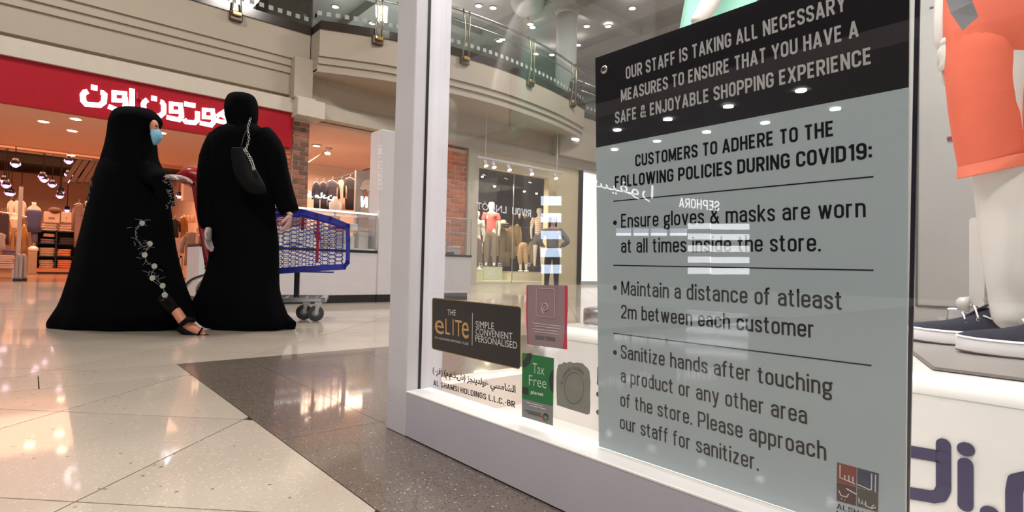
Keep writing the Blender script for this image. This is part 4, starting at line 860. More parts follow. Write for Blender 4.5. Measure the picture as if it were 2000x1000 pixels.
# ================================================================ WOMEN IN ABAYAS
def px_loft(rows,f,n=40,fold=None,dd=.0):
    """rows (px_left,px_right,py,depthratio) at forward distance f"""
    R_=[]; K=crom([np.array(r,float) for r in rows],4)
    for i,r in enumerate(K):
        a=atf(r[0],r[2],f);b=atf(r[1],r[2],f);c=(a+b)/2;w=np.linalg.norm((b-a)[:2])/2;d=w*r[3]; u=i/(len(K)-1); ring=[]; c[2]=max(c[2],.004)
        for q in np.linspace(0,2*PI,n,endpoint=False):
            k=1+(fold(q,u) if fold else 0)
            ring.append(c+RT*w*math.cos(q)*min(k,1.04)+FW*d*math.sin(q)*k)
        R_.append(ring)
    return MB().loft(R_)
def hand(parent,wrist,direc,palmn,size,m,curl=.6,name='hand',side=1,label=None):
    """five-fingered hand: direc = pointing direction, palmn = palm normal"""
    d=np.array(direc,float);d/=np.linalg.norm(d);n=np.array(palmn,float);n-=d*np.dot(n,d);n/=np.linalg.norm(n);s=np.cross(d,n)*side
    W_=np.array(wrist,float); pts=[W_,W_+d*.30*size,W_+d*.50*size]; rad=[(.15*size,.12*size),(.21*size,.11*size),(.20*size,.09*size)]; ed=[(0,1),(1,2)]
    mb_pts=pts[:];mb_r=rad[:]
    for k,(o,L) in enumerate(((-.17,.36),(-.06,.44),(.06,.41),(.17,.32))):
        i=len(mb_pts); base=W_+d*.50*size+s*o*size; a=0; p=base; r=.052*size
        mb_pts.append(p); mb_r.append((r,r)); ed.append((2 if k in(1,2) else 2,i))
        for j in range(3):
            a+=curl*(.75 if j else .5); p=p+(d*math.cos(a)+n*math.sin(a))*L*size*(.45,.32,.23)[j]; mb_pts.append(p); mb_r.append((r*(.95,.85,.7)[j],)*2); ed.append((i+j,i+j+1))
    i=len(mb_pts); p=W_+d*.18*size-s*.14*size; mb_pts.append(p); mb_r.append((.07*size,)*2); ed.append((1,i))
    for j in range(2): p=p+(d*.75-s*.55+n*.35*(j+.5))*.2*size; mb_pts.append(p); mb_r.append((.055*size*(1-.15*j),)*2); ed.append((i+j,i+j+1))
    return obj(name,skin_mesh(mb_pts,mb_r,ed,2),m,parent,True,label=label)
fo=lambda q,u: (.05*u*u*math.sin(9*q+1)+.03*u*math.sin(5*q+2.2)+.02*math.sin(3*q+4*u))
# ---- left woman (masked), walking to the right behind the trolley
f1=4.0
w1=thing('person','person in long black abaya and blue face mask pushing the red-handled trolley','person',atf(262,644,f1)*[1,1,0])
cl1=[atf(262,y_,f1) for y_ in(235,262,300,330,420)]
J=lambda px,py,df=0: atf(px,py,f1+df)
body=skin_mesh([J(262,420),J(262,360),J(258,310),J(262,285),J(268,262),J(270,238),J(285,338,-.06),J(310,348,-.18),J(330,347,-.2),J(250,510,.05),J(220,632,.1),J(290,520,-.05),J(315,590,.0),J(325,612,-.02),J(232,330,.12),J(222,400,.12)],
 [(.13,.11),(.11,.10),(.13,.09),(.05,.05),(.085,.09),(.075,.085),(.04,.04),(.032,.032),(.026,.026),(.07,.07),(.04,.04),(.07,.07),(.038,.038),(.03,.03),(.05,.05),(.035,.035)],
 [(0,1),(1,2),(2,3),(3,4),(4,5),(2,6),(6,7),(7,8),(0,9),(9,10),(0,11),(11,12),(12,13),(2,14),(14,15)])
obj('body',body,skin,w1,True)
obj('abaya',px_loft([(232,300,262,.75),(219,303,285,.7),(205,305,308,.7),(196,314,332,.75),(187,322,370,.75),(178,330,420,.75),(165,338,480,.72),(151,352,540,.68),(131,370,590,.52),(114,378,617,.46),(103,352,632,.42),(103,340,650,.40)],f1,56,fo),abaya,w1,True)
hd=px_loft([(246,284,211,.6),(234,296,214,.75),(227,306,223,.9),(223,311.5,235,.95),(220,307,246,.95),(217,299,262,.92),(212,299,285,.85),(205,303,310,.8),(202,306,326,.8)],f1,36,lambda q,u:.03*math.sin(7*q)*u)
obj('headscarf',hd,abaya,w1,True)
# face side with nose, eye and mask
fc=MB().ell(J(301,248,-.06),(.028,.045,.05)); obj('cheek',fc,skin,w1,True)
obj('eye',MB().ell(J(305,246,-.085),(.010,.010,.006)),black,w1,True)
mk=px_loft([(297,309,250,1.2),(297,313,256,1.4),(297,314.5,263,1.5),(298,314,270,1.5),(299,309,279,1.2),(300,304,283,.8)],f1-.055,18)
obj('face_mask',mk,mat('blue_mask',(.22,.50,.70),.7,noise=(40,.1)),w1,True,label='pale blue surgical mask')
obj('mask_fold',MB().tube([J(299,262,-.145),J(307,264,-.15),J(314,264,-.1)],.002,5).tube([J(299,268,-.145),J(307,270,-.15),J(313,270,-.1)],.002,5),mat('mask_line',(.15,.38,.58),.7),w1)
# sleeve reaching to the handle
obj('sleeve',MB().tube(crom([J(262,330,.0),J(290,338,-.08),J(312,349,-.18),J(326,349,-.2)],4),[.08,.08,.08,.08,.078,.075,.07,.068,.065,.06,.055,.05,.045],16),abaya,w1,True)
obj('sleeve_drape',px_loft([(300,331,350,.8),(304,337,372,.8),(312,340,392,.7),(322,341,402,.6)],f1-.2,20,fo),abaya,w1,True)
lace=MB(); rnd=random.Random(3)
for k in range(26):
    p=J(322+rnd.uniform(-3,14)+k*.15,340+k*2.4,-.30); q=p+RT*rnd.uniform(-.03,.03)+UP*rnd.uniform(-.03,.03); lace.tube(crom([p,(p+q)/2+RT*.012,q],3),.0025,5)
obj('lace_trim',lace,mat('grey_lace',(.10,.10,.105),.6),w1)
lace=MB()
for k in range(18):
    p=J(197+rnd.uniform(-9,2)-k*.3,365+k*4.,-.05)-FW*.09; q=p+RT*rnd.uniform(-.035,.02)+UP*rnd.uniform(-.03,.04); lace.tube(crom([p,(p+q)/2+UP*.012,q],3),.002,5)
obj('lace_trim',lace,MATS['grey_lace'],w1)
hand(w1,J(326,346,-.2),RT*1+UP*.05+FW*.25,-UP,.19,glovem,.55,'gloved_hand',label='hand in a pale translucent glove')
# embroidery
ptsE=[(276,435),(265,450),(268,468),(280,482),(291,477),(283,498),(290,515),(303,520),(296,536),(304,545),(318,560),(322,577)]
def surf(px,py,off=.0):   # point just in front of the abaya at a pixel
    t=(py-330)/310; a=187-(py-370)*.36; b=322+(py-370)*.25; c=(a+b)/2; w=(b-a)/2; s=max(-1,min(1,(px-c)/w)); d=w/FPX*f1*.78*math.sqrt(1-s*s)*1.08
    return atf(px,py,f1-d-off)
em=MB()
stem=[surf(x,y_,.006) for x,y_ in ptsE]; em.tube(crom(stem,4),.0022,5)
for k in range(46):
    x,y_=ptsE[rnd.randrange(len(ptsE))]; x+=rnd.uniform(-8,8); y_+=rnd.uniform(-8,8); a=rnd.uniform(0,6.28); L=rnd.uniform(5,12)
    em.tube(crom([surf(x,y_,.006),surf(x+L*.5*math.cos(a)+2,y_+L*.5*math.sin(a),.006),surf(x+L*math.cos(a),y_+L*math.sin(a),.006)],3),.0018,5)
obj('embroidery_stem',em,mat('silver_thread',(.10,.10,.10),.5),w1)
for x,y_ in ((278,436),(293,476),(283,498),(302,520),(298,543),(318,558),(322,576)):
    p=surf(x,y_,.008); obj('embroidered_flower',MB().disc(p,.019,-FW,.004,10),mat('flower_grey',(.34,.35,.31),.7),w1)
# forward foot with sandal
JF=lambda px,py,d=0: atf(px,py,3.76+d)
ft=skin_mesh([JF(328,588),JF(346,610),JF(358,628),JF(374,640),JF(392,652),JF(402,655)],[(.036,.036),(.032,.034),(.036,.034),(.030,.036),(.022,.034),(.012,.024)],[(i,i+1) for i in range(5)])
obj('foot',ft,skin,w1,True)
obj('stocking',MB().tube([JF(318,578),JF(330,594),JF(343,607)],[.036,.041,.037],14),mat('sheer_black',(.006,.004,.004),.8,spec=.1),w1,True)
sd=MB(); A=[JF(352,640),JF(372,652),JF(392,659.5),JF(412,659.5)]
sd.tube(crom(A,4),[.03]*4+[.032]*5+[.028,.024,.02,.014],10)
obj('sandal_sole',sd,blackleather,w1,True)
obj('sandal_strap',MB().tube([JF(354,634,-.035),JF(366,624,-.05),JF(382,625,-.02)],[.016,.02,.016],8).tube([JF(386,655,-.03),JF(396,640,-.03)],.006,6),blackleather,w1,True)
# ---- right woman, from behind
f2=4.14
w2=thing('person','person in plain black abaya and headscarf seen from behind beside the trolley','person',atf(480,648,f2)*[1,1,0])
K=lambda px,py,df=0: atf(px,py,f2+df)
body=skin_mesh([K(470,430),K(468,360),K(468,300),K(472,262),K(472,235),K(472,205),K(415,290),K(412,370,-.02),K(408,442,-.02),K(520,290),K(545,360,.02),K(564,418,.03),K(455,530),K(450,632),K(495,530),K(520,632),K(545,634,-.05)],
 [(.15,.12),(.12,.10),(.14,.10),(.05,.05),(.085,.09),(.075,.085),(.055,.055),(.038,.038),(.028,.028),(.055,.055),(.038,.038),(.028,.028),(.08,.08),(.04,.04),(.08,.08),(.04,.04),(.035,.03)],
 [(0,1),(1,2),(2,3),(3,4),(4,5),(2,6),(6,7),(7,8),(2,9),(9,10),(10,11),(0,12),(12,13),(0,14),(14,15),(15,16)])
obj('body',body,skinpale,w2,True)
obj('abaya',px_loft([(444,504,244,.7),(418,521,258,.66),(407,531,282,.62),(404,534,320,.6),(404,533,380,.62),(406,536,430,.64),(414,541,470,.66),(411,542,520,.68),(396,543,565,.7),(378,554,602,.55),(386,562,622,.5),(398,560,636,.5),(425,545,652,.42)],f2,60,fo),abaya,w2,True)
obj('hem_train',px_loft([(522,548,596,.8),(528,560,612,.8),(532,572,624,.75),(538,578,630,.5),(540,575,645,.4)],f2+.02,24,fo),abaya,w2,True)
obj('headscarf',px_loft([(461,482,181.5,.7),(450,494,186,.9),(444,500,197,1),(441.5,501.5,213,1.05),(443,501,230,1.05),(446,499,245,1),(440,503,258,.95),(426,510,272,.8),(416,512,290,.72)],f2,40,lambda q,u:.03*math.sin(7*q)*u),abaya,w2,True)
obj('sleeve',MB().tube(crom([K(432,268),K(416,310,-.02),K(412,372,-.04),K(410,425,-.05),K(412,444,-.05)],3),[.085,.09,.092,.095,.096,.097,.095,.09,.085,.08,.075,.07,.065],16),abaya,w2,True)
obj('sleeve',MB().tube(crom([K(508,262),K(530,300,0),K(542,345,.02),K(556,388,.03),K(566,414,.03)],3),[.09,.10,.105,.10,.095,.09,.088,.085,.08,.078,.075,.072,.07],16),abaya,w2,True)
hand(w2,K(407,443,-.16),-UP+RT*.03,RT,.20,mat('clear_glove',(.34,.28,.27),.35),.35,'gloved_hand',-1,label='left hand in a thin translucent glove')
hand(w2,K(567,414,-.03),-UP*.9-RT*.12,-RT,.19,skinpale,.7,'bare_hand',1)
# handbag
bgp=thing('handbag','slouchy black leather shoulder bag with chain strap on the back of a walking person','bag',K(490,375,-.25)); fb=f2-.29
obj('bag_body',px_loft([(453,478,288,.10),(452,484,300,.22),(455,497,325,.34),(460,508,345,.42),(468,518,362,.40),(480,520,374,.28),(492,514,379,.12)],fb,28,lambda q,u:.06*math.sin(4*q+5*u)),blackleather,bgp,True)
st=crom([atf(480,292,fb-.02),atf(486,272,fb+.02),atf(484,250,fb+.10),atf(489,232,fb+.2)],5)
ch=MB()
for i,p in enumerate(st): ch.tube([p+RT*.008*math.cos(q)*(1 if i%2 else .4)+UP*.011*math.sin(q) for q in np.linspace(0,2*PI,9)],.0016,5)
obj('chain',ch,steel,bgp,True); ch=MB()
for i,p in enumerate(crom([atf(478,292,fb-.06),atf(490,312,fb-.08),atf(496,330,fb-.08)],5)): ch.tube([p+RT*.009*math.cos(q)+UP*.009*math.sin(q) for q in np.linspace(0,2*PI,9)],.0025,5)
obj('chain',ch,steel,bgp,True); obj('strap',MB().tube(crom([atf(470,290,fb),atf(478,262,fb+.1),atf(490,246,fb+.25)],4),.004,6),blackleather,bgp,True)
# ================================================================ TROLLEY
ty=0.; tw=.46
_th=math.radians(16.5); CA=RT*math.cos(_th)+FW*math.sin(_th); CD=FW*math.cos(_th)-RT*math.sin(_th); CO=np.array([1.891,4.777,0])-CD*.02
def TP(px,py,yy=0.):
    d=ray(px,py); t=(np.dot(CO,CD)+yy-np.dot(C0,CD))/np.dot(d,CD); p=C0+d*t-CO; return np.array([np.dot(p,CA),yy,p[2]])
tr=thing('shopping_trolley','blue honeycomb basket trolley with red handle frame and silver chassis','trolley',CO-CA*.4)
def cobj(name,mb,*a,**k):
    mb.v=[tuple(CO+CA*p[0]+CD*p[1]+UP*p[2]) for p in mb.v]; return obj(name,mb,*a,**k)
out=[(508,412),(556,409),(590,413),(618,420),(645,427),(679,441),(680,470),(679,513),(672,521),(620,524),(545,529),(500,531)]
def rim(yy):
    c=[TP(a,b)*[1,0,1]+[0,yy,0] for a,b in out]; return c
top=[0,1,2,3,4,5]
rp=rim(ty); nn=len(rp)
mb=MB(); t1=.020
def bar(mb,p,q,wz,wy,yy):    # flat bar in xz plane
    p=np.array(p);q=np.array(q);d=(q-p)/np.linalg.norm(q-p);n=np.array([-d[2],0,d[0]])*wz
    return mb.prism([p-n-d*wz*.6,q-n+d*wz*.6,q+n+d*wz*.6,p+n-d*wz*.6],(0,wy,0))
for side,yy in (('near',ty),('far',ty+tw)):
    mb=MB()
    for i in range(nn):
        if i==nn-1: continue
        w=.020 if i<5 else .018 if i<8 else .026
        bar(mb,rp[i]*[1,0,1]+[0,yy,0],rp[i+1]*[1,0,1]+[0,yy,0],w,.03,yy)
    cobj('basket_rim',mb,blueplastic,tr)
# honeycomb
from math import cos,sin
poly=[(p[0],p[2]) for p in rp]+[]
def inside(x,z):
    c=False;j=nn-1
    for i in range(nn):
        if (poly[i][1]>z)!=(poly[j][1]>z) and x<(poly[j][0]-poly[i][0])*(z-poly[i][1])/(poly[j][1]-poly[i][1])+poly[i][0]: c=not c
        j=i
    return c
hxw,hxh=.070,.037
mbn=[MB(),MB()]
x0=min(p[0] for p in poly);x1=max(p[0] for p in poly);z0=min(p[1] for p in poly);z1=max(p[1] for p in poly)
r=0;z=z0
while z<z1:
    x=x0+(hxw*.75*0)
    i=0
    while x<x1:
        cx=x; cz=z+(hxh/2 if i%2 else 0); V=[(cx-.25*hxw*1.33,cz+hxh/2),(cx+.25*hxw*1.33,cz+hxh/2),(cx+.5*hxw*1.05,cz),(cx+.25*hxw*1.33,cz-hxh/2)]
        for k in range(3):
            a,b=V[k],V[k+1]; m_=((a[0]+b[0])/2,(a[1]+b[1])/2)
            if inside(*a) and inside(*b):
                for q,yy in enumerate((ty+.008,ty+tw+.008)):
                    if q==1 or True: mbn[q].tube([(a[0],yy,a[1]),(b[0],yy,b[1])],.0030,4,False)
        x+=hxw*.86; i+=1
    z+=hxh
cobj('mesh_side',mbn[0],blueplastic,tr,kind='stuff'); cobj('mesh_side',mbn[1],blueplastic,tr,kind='stuff')
# nose, floor and back of basket
fx=rp[6][0]; mb=MB()
for z in np.arange(rp[7][2]+.02,rp[5][2]-.01,.032): mb.tube([(fx,ty+.02,z),(fx,ty+tw,z)],.0035,5,False)
for y_ in np.arange(ty+.05,ty+tw,.05): mb.tube([(fx,y_,rp[8][2]),(fx,y_,rp[5][2])],.0035,5,False)
cobj('mesh_front',mb,blueplastic,tr,kind='stuff'); cobj('front_rim',MB().box((fx-.02,ty,rp[5][2]-.02),(fx+.012,ty+tw,rp[5][2]+.02)),blueplastic,tr); cobj('front_rim',MB().box((fx-.02,ty,rp[7][2]-.02),(fx+.012,ty+tw,rp[7][2]+.02)),blueplastic,tr)
mb=MB()
for x in np.arange(x0,fx-.12,.06): mb.box((x,ty,z0+.004),(x+.01,ty+tw,z0+.012))
for y_ in np.arange(ty+.03,ty+tw,.06): mb.box((x0,y_,z0+.002),(fx-.12,y_+.01,z0+.010))
cobj('mesh_floor',mb,blueplastic,tr,kind='stuff')
for px,a,b in ((592,425,450),(622,426,512)):
    p,q=TP(px,a,ty+.05),TP(px,b,ty+.05); cobj('seat_bar',MB().box((p[0]-.012,ty+.03,q[2]),(p[0]+.012,ty+.06,p[2])),redplastic,tr,label='red inner bar')
p=TP(662,446,ty+.12); cobj('seat_bar',MB().box((p[0]-.06,ty+.05,p[2]-.008),(p[0]+.05,ty+.3,p[2]+.008)),redplastic,tr,label='red inner bar')
p=TP(618,455,ty+.1); cobj('red_hinge',MB().prism([TP(612,450,ty+.04),TP(625,453,ty+.04),TP(627,470,ty+.04),TP(617,468,ty+.04)],(0,.03,0)),redplastic,tr)
# red handle frame
hp=crom([TP(346,347),TP(375,342),TP(393,352),TP(398,380),TP(402,430),TP(410,480),TP(418,520),TP(420,545)],5)
for yy in(0,tw): cobj('handle_frame',MB().tube([p+[0,yy,0] for p in hp],[.026+.010*min(i,4) if i<9 else .064-.0007*i for i in range(len(hp))],10),redplastic,tr,True)
cobj('push_bar',MB().tube([TP(347,348)+[0,-.02,0],TP(347,348)+[0,tw+.02,0]],.022,12),redplastic,tr,True)
cobj('red_panel',MB().prism([TP(372,350),TP(396,352),TP(420,545),TP(404,545)],(0,tw,0)),mat('red_plastic_panel',(.24,.01,.015),.35),tr)
mb=MB()
for py in range(425,545,10): mb.box(TP(404,py)-[.02,.004,.004],TP(428,py)+[.01,.0,.004])
cobj('panel_slot',mb,mat('dark_red',(.10,.004,.008),.5),tr)
# chassis
za=TP(600,584)[2]
ca=TP(395,560);cb=TP(637,583)
cz=.185
for yy in(0,tw): cobj('chassis_rail',MB().bbox((TP(480,585)[0],ty+yy-.02,cz-.018),(cb[0],ty+yy+.02,cz+.018),.006),mat('galvanised',(.55,.56,.58),.3,.9),tr)
cobj('chassis_bar',MB().bbox((cb[0]-.05,ty-.02,cz-.022),(cb[0]+.005,ty+tw+.02,cz+.02),.008).bbox((TP(500,585)[0],ty-.02,cz-.018),(TP(500,585)[0]+.04,ty+tw+.02,cz+.018),.006),MATS['galvanised'],tr)
mb=MB()
for k in range(7): x=TP(500,585)[0]+.05+k*.085; mb.tube([(x,ty,cz+.01),(x,ty+tw,cz+.01)],.005,5)
cobj('chassis_rod',mb,MATS['galvanised'],tr)
px_=TP(575,560); cobj('post',MB().bbox((px_[0]-.022,ty+.2,cz),(px_[0]+.022,ty+.28,z0+.01),.004),blackm,tr)
for k,yy in enumerate((0,tw)): cobj('curved_leg',MB().tube(crom([TP(368,596)+[0,yy,0],TP(356,573)+[0,yy,0],TP(372,549)+[0,yy,0],TP(400,537)+[0,yy,0],TP(425,532)+[0,yy,0]],5),.018,8),MATS['galvanised'],tr,True)
def caster(x,yy,r=.068):
    w=cobj('wheel',MB().tube([(x,yy-.014,r),(x,yy-.012,r),(x,yy+.012,r),(x,yy+.014,r)],[r*.9,r,r,r*.9],24),mat('rubber',(.035,.035,.038),.55),tr,True)
    cobj('hub',MB().disc((x,yy-.02,r),r*.45,(0,1,0),.04,16),mat('hub_grey',(.22,.22,.22),.4),w,True)
    cobj('fork',MB().prism([(x-.008,yy-.024,r-.01),(x+.012,yy-.024,r-.01),(x+.045,yy-.024,cz-.02),(x-.0,yy-.024,cz-.02)],(0,.004,0)).prism([(x-.008,yy+.02,r-.01),(x+.012,yy+.02,r-.01),(x+.045,yy+.02,cz-.02),(x-.0,yy+.02,cz-.02)],(0,.004,0)).box((x-.01,yy-.03,cz-.04),(x+.05,yy+.03,cz-.018)),MATS['galvanised'],w)
xw=TP(617,600)[0]; caster(xw,ty+.0); caster(TP(590,600,ty+tw)[0]-.3,ty+tw-.05); caster(TP(594,600,ty+.14)[0],ty+.14); xr=TP(440,600)[0]; caster(xr,ty+.02); caster(xr,ty+tw-.02)
# ================================================================ OUR SHOP: FRAME, GLASS, DISPLAY
XF,GX=.844,.888
xin=aty(868,580,1.43)[0]
fw=mat('frame_white',(.56,.545,.59),.28,coat=.3); fwi=mat('frame_inner_white',(.80,.79,.78),.35)
struct('trim_13',MB().bbox((XF,1.43,0),(xin,1.543,2.75),.0025),fw)
struct('trim_14',MB().box((XF,-1.6,.004),(XF+.05,1.428,.131)),mat('base_shaded_white',(.47,.445,.51),.3,coat=.3))  # frame white with the dimness above the dark floor put into its colour
struct('trim_14',MB().bbox((XF-.0008,-1.6,.128),(XF+.085,1.429,.134),.0015),fwi)
struct('trim_15',MB().box((XF+.01,-1.6,0),(XF+.05,1.5,.004)),blackm)  # black strip stands in for the shadow gap beneath the base
struct('trim_16',MB().box((XF,-1.6,2.62),(3.0,1.543,2.75)),fw)
struct('trim_17',MB().box((GX-.004,1.427,.134),(GX+.004,1.4305,2.62)),blackm)
struct('trim_18',MB().box((xin+.001,1.432,.0),(2.95,1.542,.133)),mat('side_sill',(.70,.62,.56),.5))
struct('floor',MB().box((.90,-1.6,0),(2.95,1.45,.03)),mat('display_floor',(.66,.60,.56),.55))
struct('ceiling',MB().box((.9,-1.6,2.58),(2.95,1.5,2.62)),brightwhite)
struct('window_4',MB().box((GX,-1.6,.134),(GX+.008,1.4275,2.62)),GLASS)
struct('window_5',MB().box((xin+.001,1.48,.134),(2.95,1.488,2.62)),GLASS)
panelm=mat('display_back_panel',(.42,.405,.39),.5)
dw=struct('wall_right',MB().box((2.9,-1.6,0),(3.0,.95,2.6)),panelm)
q=lambda a,b: atx(a,b,2.9)
mb=MB()
c1,c2,c3=q(1816,16),q(1790,597),q(1892,603)
mb.box((2.896,c2[1]-.004,c2[2]),(2.9,c2[1]+.004,c1[2])).box((2.896,c3[1],c2[2]-.004),(2.9,c2[1],c2[2]+.004)).box((2.896,-1,c1[2]-.003),(2.9,c1[1],c1[2]+.003))
obj('panel_seam',mb,mat('seam_dark',(.12,.11,.11),.6),dw)
obj('skirting',MB().box((2.89,-1.4,q(1790,640)[2]),(2.9,.95,q(1790,628)[2])),mat('skirt_taupe',(.20,.17,.15),.5),dw)
p=q(1868,269); obj('wall_tag',MB().box((2.89,p[1]-.03,p[2]-.006),(2.9,p[1]+.03,p[2]+.006)),mat('tag_red',(.35,.02,.05),.4),dw)
# platform
pA=atz(1765,752,.295); PX=pA[0]; pY=atz(1110,634,.31)[1]
print('platform x',PX,'Yend',pY, atz(2000,785,.295))
pf=thing('display_platform','long low white display platform with rounded edge and navy letters','platform',(PX+.4,.1,0))
prof=[(0,.03),(0,.285)]+[(.035-.035*math.cos(a),.285+.035*math.sin(a)) for a in np.linspace(.2,PI/2,5)]+[(.75,.32),(.75,.03)]
rings=[]
for yy,k in ((-1.5,0),(pY-.05,0),(pY-.02,.012),(pY,.04)):
    rings.append([(PX+max(a,0)+(k if a<.4 else -k),yy,z-(k*.8 if z>.2 else 0)) for a,z in prof])
plat=obj('body',MB().loft(rings),mat('gloss_white',(.80,.79,.77),.18,coat=.5),pf,True)
md=plat.modifiers.new('e','EDGE_SPLIT'); md.split_angle=math.radians(40)
obj('edge_seam',MB().box((PX-.001,-1.5,.283),(PX+.002,pY-.05,.2845)),mat('seam_soft',(.55,.53,.5),.5),pf)
g=lambda a,b:atx(a,b,PX-.001)
def strk(pts,w,name='letter',mm=navy,closed=False):
    P=[g(*p)[[1,2]] for p in pts]; mb=MB()
    for k,(a,b) in enumerate(zip(P[:-1],P[1:])):
        d=(b-a)/np.linalg.norm(b-a); n=np.array([-d[1],d[0]])*w/2; xx=PX-.002-.0002*k
        mb.prism([(xx,*(a-n)),(xx,*(b-n)),(xx,*(b+n)),(xx,*(a+n))],(-.0001,0,0))
    for k,a in enumerate(P): mb.disc((PX-.0035-.0002*k,a[0],a[1]),w/2,(1,0,0),.0001,14)
    return mb
wl=.0225
obj('letter',strk([(1700,868),(1843,893)],wl),navy,pf); 
mb=strk([(1843,868),(1843,955),(1836,968),(1822,970),(1700,950)],wl); obj('letter',mb,navy,pf)
obj('letter',strk([(1886,906),(1886,986)],wl),navy,pf); obj('letter_dot',strk([(1886,877),(1888,877)],wl*1.1),navy,pf)
obj('letter_dot',strk([(1932,1002),(1935,1002)],wl*1.1),navy,pf)
obj('letter',strk([(2060,935),(2010,933),(1985,938),(1981,960),(1981,1080)],wl),navy,pf)
obj('letter',strk([(1171,720),(1170,748)],.014),black,pf)
for yy in(770,805): obj('letter_dot',strk([(1169,yy),(1170,yy)],.014),black,pf)
# steel base plate
bpz=.322; pts=[atz(1740,655,bpz),atz(1774,683,bpz),atz(1824,722,bpz),atz(2060,752,bpz),atz(2060,690,bpz),atz(1900,640,bpz)]
pl_=thing('base_plate','flat grey steel plate under the navy canvas shoes','plate',np.mean(pts,0)); obj('plate',MB().prism(rounded(pts,.012),(0,0,.005)),mat('plate_steel',(.42,.39,.37),.35,.6),pl_)
obj('plate_edge',MB().tube([pts[1]+[0,0,.003],pts[2]+[0,0,.003],pts[3]+[0,0,.003]],.0032,6),mat('plate_dark',(.2,.18,.17),.3,.7),pl_)
# mannequin in coral shorts
f=1.34; T=lambda px,py,df=0: atf(px,py,f+df)
mq=thing('mannequin','white mannequin wearing coral shorts, grey belt and navy canvas shoes','mannequin',T(1990,690)*[1,1,0]+[0,0,.33])
body=skin_mesh([T(1975,40),T(1975,-90),T(1980,-260),T(1930,200),T(1955,335),T(1972,470,.0),T(1985,600,.02),T(1978,650,.0),T(2050,200,.05),T(2060,340,.0),T(2085,480,-.02),T(2090,640,-.02),T(1868,-60,.05),T(1850,40,.05),T(1850,100,.06)],
 [(.13,.10),(.12,.09),(.15,.10),(.075,.075),(.058,.058),(.061,.061),(.054,.054),(.042,.04),(.075,.075),(.055,.055),(.057,.057),(.04,.04),(.045,.045),(.032,.032),(.028,.03)],
 [(0,1),(1,2),(0,3),(3,4),(4,5),(5,6),(6,7),(0,8),(8,9),(9,10),(10,11),(2,12),(12,13),(13,14)])
obj('body',body,manq,mq,True)
hand(mq,T(1852,70,.03),-UP+RT*.05,RT,.15,manq,.35,'hand',1)
coral=mat('coral_cotton',(.80,.155,.085),.8,noise=(9,.10),bump=.25)
def leg(rows,f,df=0,n=32,tilt=0,fold=.012,inner=False):
    Rr=[]; K=crom([np.array(r,float) for r in rows],4)
    for i,r in enumerate(K):
        a=atf(r[0],r[2],f+df);b=atf(r[1],r[2],f+df);c=(a+b)/2;w=np.linalg.norm((b-a)[:2])/2;u=i/(len(K)-1)
        Rr.append([c+RT*w*math.cos(q)+FW*w*r[3]*math.sin(q)*(1+fold*math.sin(4*q+5*u))+UP*(tilt*u*math.cos(q)*w) for q in np.linspace(0,2*PI,n,endpoint=False)])
    return Rr
sh=thing('x','x','x',(0,0,0)); bpy.data.objects.remove(sh)
obj('shorts',MB().loft(leg([(1858,2110,-40,.7),(1856,2112,20,.70),(1858,2115,80,.64),(1861,2118,130,.5),(1872,2108,175,.25)],f)),coral,mq,True)
obj('shorts_leg',MB().loft(leg([(1872,1950,-10,.3),(1861,1968,40,.85),(1859,1972,90,1.05),(1861,1972,130,1.08),(1864,1974,170,1.05),(1870,1977,220,1.05),(1879,1981,275,1.05),(1887,1984,318,1.05)],f,0,tilt=.32),cap=False),coral,mq,True)
obj('shorts_leg',MB().loft(leg([(1960,2090,-10,.3),(1946,2105,40,.7),(1946,2110,80,.85),(1953,2112,120,.9),(1962,2115,180,.9),(1972,2120,250,.9),(1986,2130,296,.9)],f,-.03,tilt=.25),cap=False),coral,mq,True)
def cuffr(l,r,t_,b_,df,tilt,sc=1.03):
    Rr=leg([(l,r,t_,1.05*sc),(l,r,(t_+b_)/2,1.06*sc),(l,r,b_,1.05*sc)],f,df,tilt=0); n=len(Rr[0]); w=abs(atf(l,t_,f+df)-atf(r,t_,f+df)).max()/2
    for R0 in Rr:
        for j in range(n): R0[j]=R0[j]+UP*(tilt*w*math.cos(2*PI*j/n))
    inn=[[p+( (np.mean(Rr[-1],0)-p)*.06) for p in R0] for R0 in reversed(Rr)]
    return MB().loft(Rr+inn,cap=False)
obj('cuff',cuffr(1885,1987,312,336,0,.32),mat('coral_cotton_light',(.82,.20,.12),.8,noise=(9,.08),bump=.2),mq,True)
obj('cuff',cuffr(1984,2132,293,315,-.03,.25),MATS['coral_cotton_light'],mq,True)
fly=MB().tube(crom([T(1905,40,-.12),T(1925,78,-.125),T(1925,112,-.12)],4),.0015,5).tube(crom([T(1870,35,-.09),T(1880,70,-.10),T(1866,90,-.08)],4),.0015,5)
def patch(pts,th,df=0):
    return MB().prism([T(a,b,df) for a,b in pts],FW*th)
obj('belt_cloth',MB().loft([[T(1846,-8,-.06),T(1893,-20,-.13),T(1893,-20,-.115),T(1846,-8,-.045)],[T(1856,25,-.075),T(1900,4,-.135),T(1900,4,-.12),T(1856,25,-.06)],[T(1880,60,-.10),T(1911,32,-.14),T(1911,32,-.125),T(1880,60,-.085)]]),cloth((.20,.20,.21),'belt'),mq)
obj('shirt_tail',MB().loft(leg([(1885,2105,-200,.72),(1883,2108,-60,.76),(1888,2108,5,.78),(1915,2100,30,.80)],f,-.015,fold=.03)),cloth((.80,.78,.74),'shirt'),mq,True)
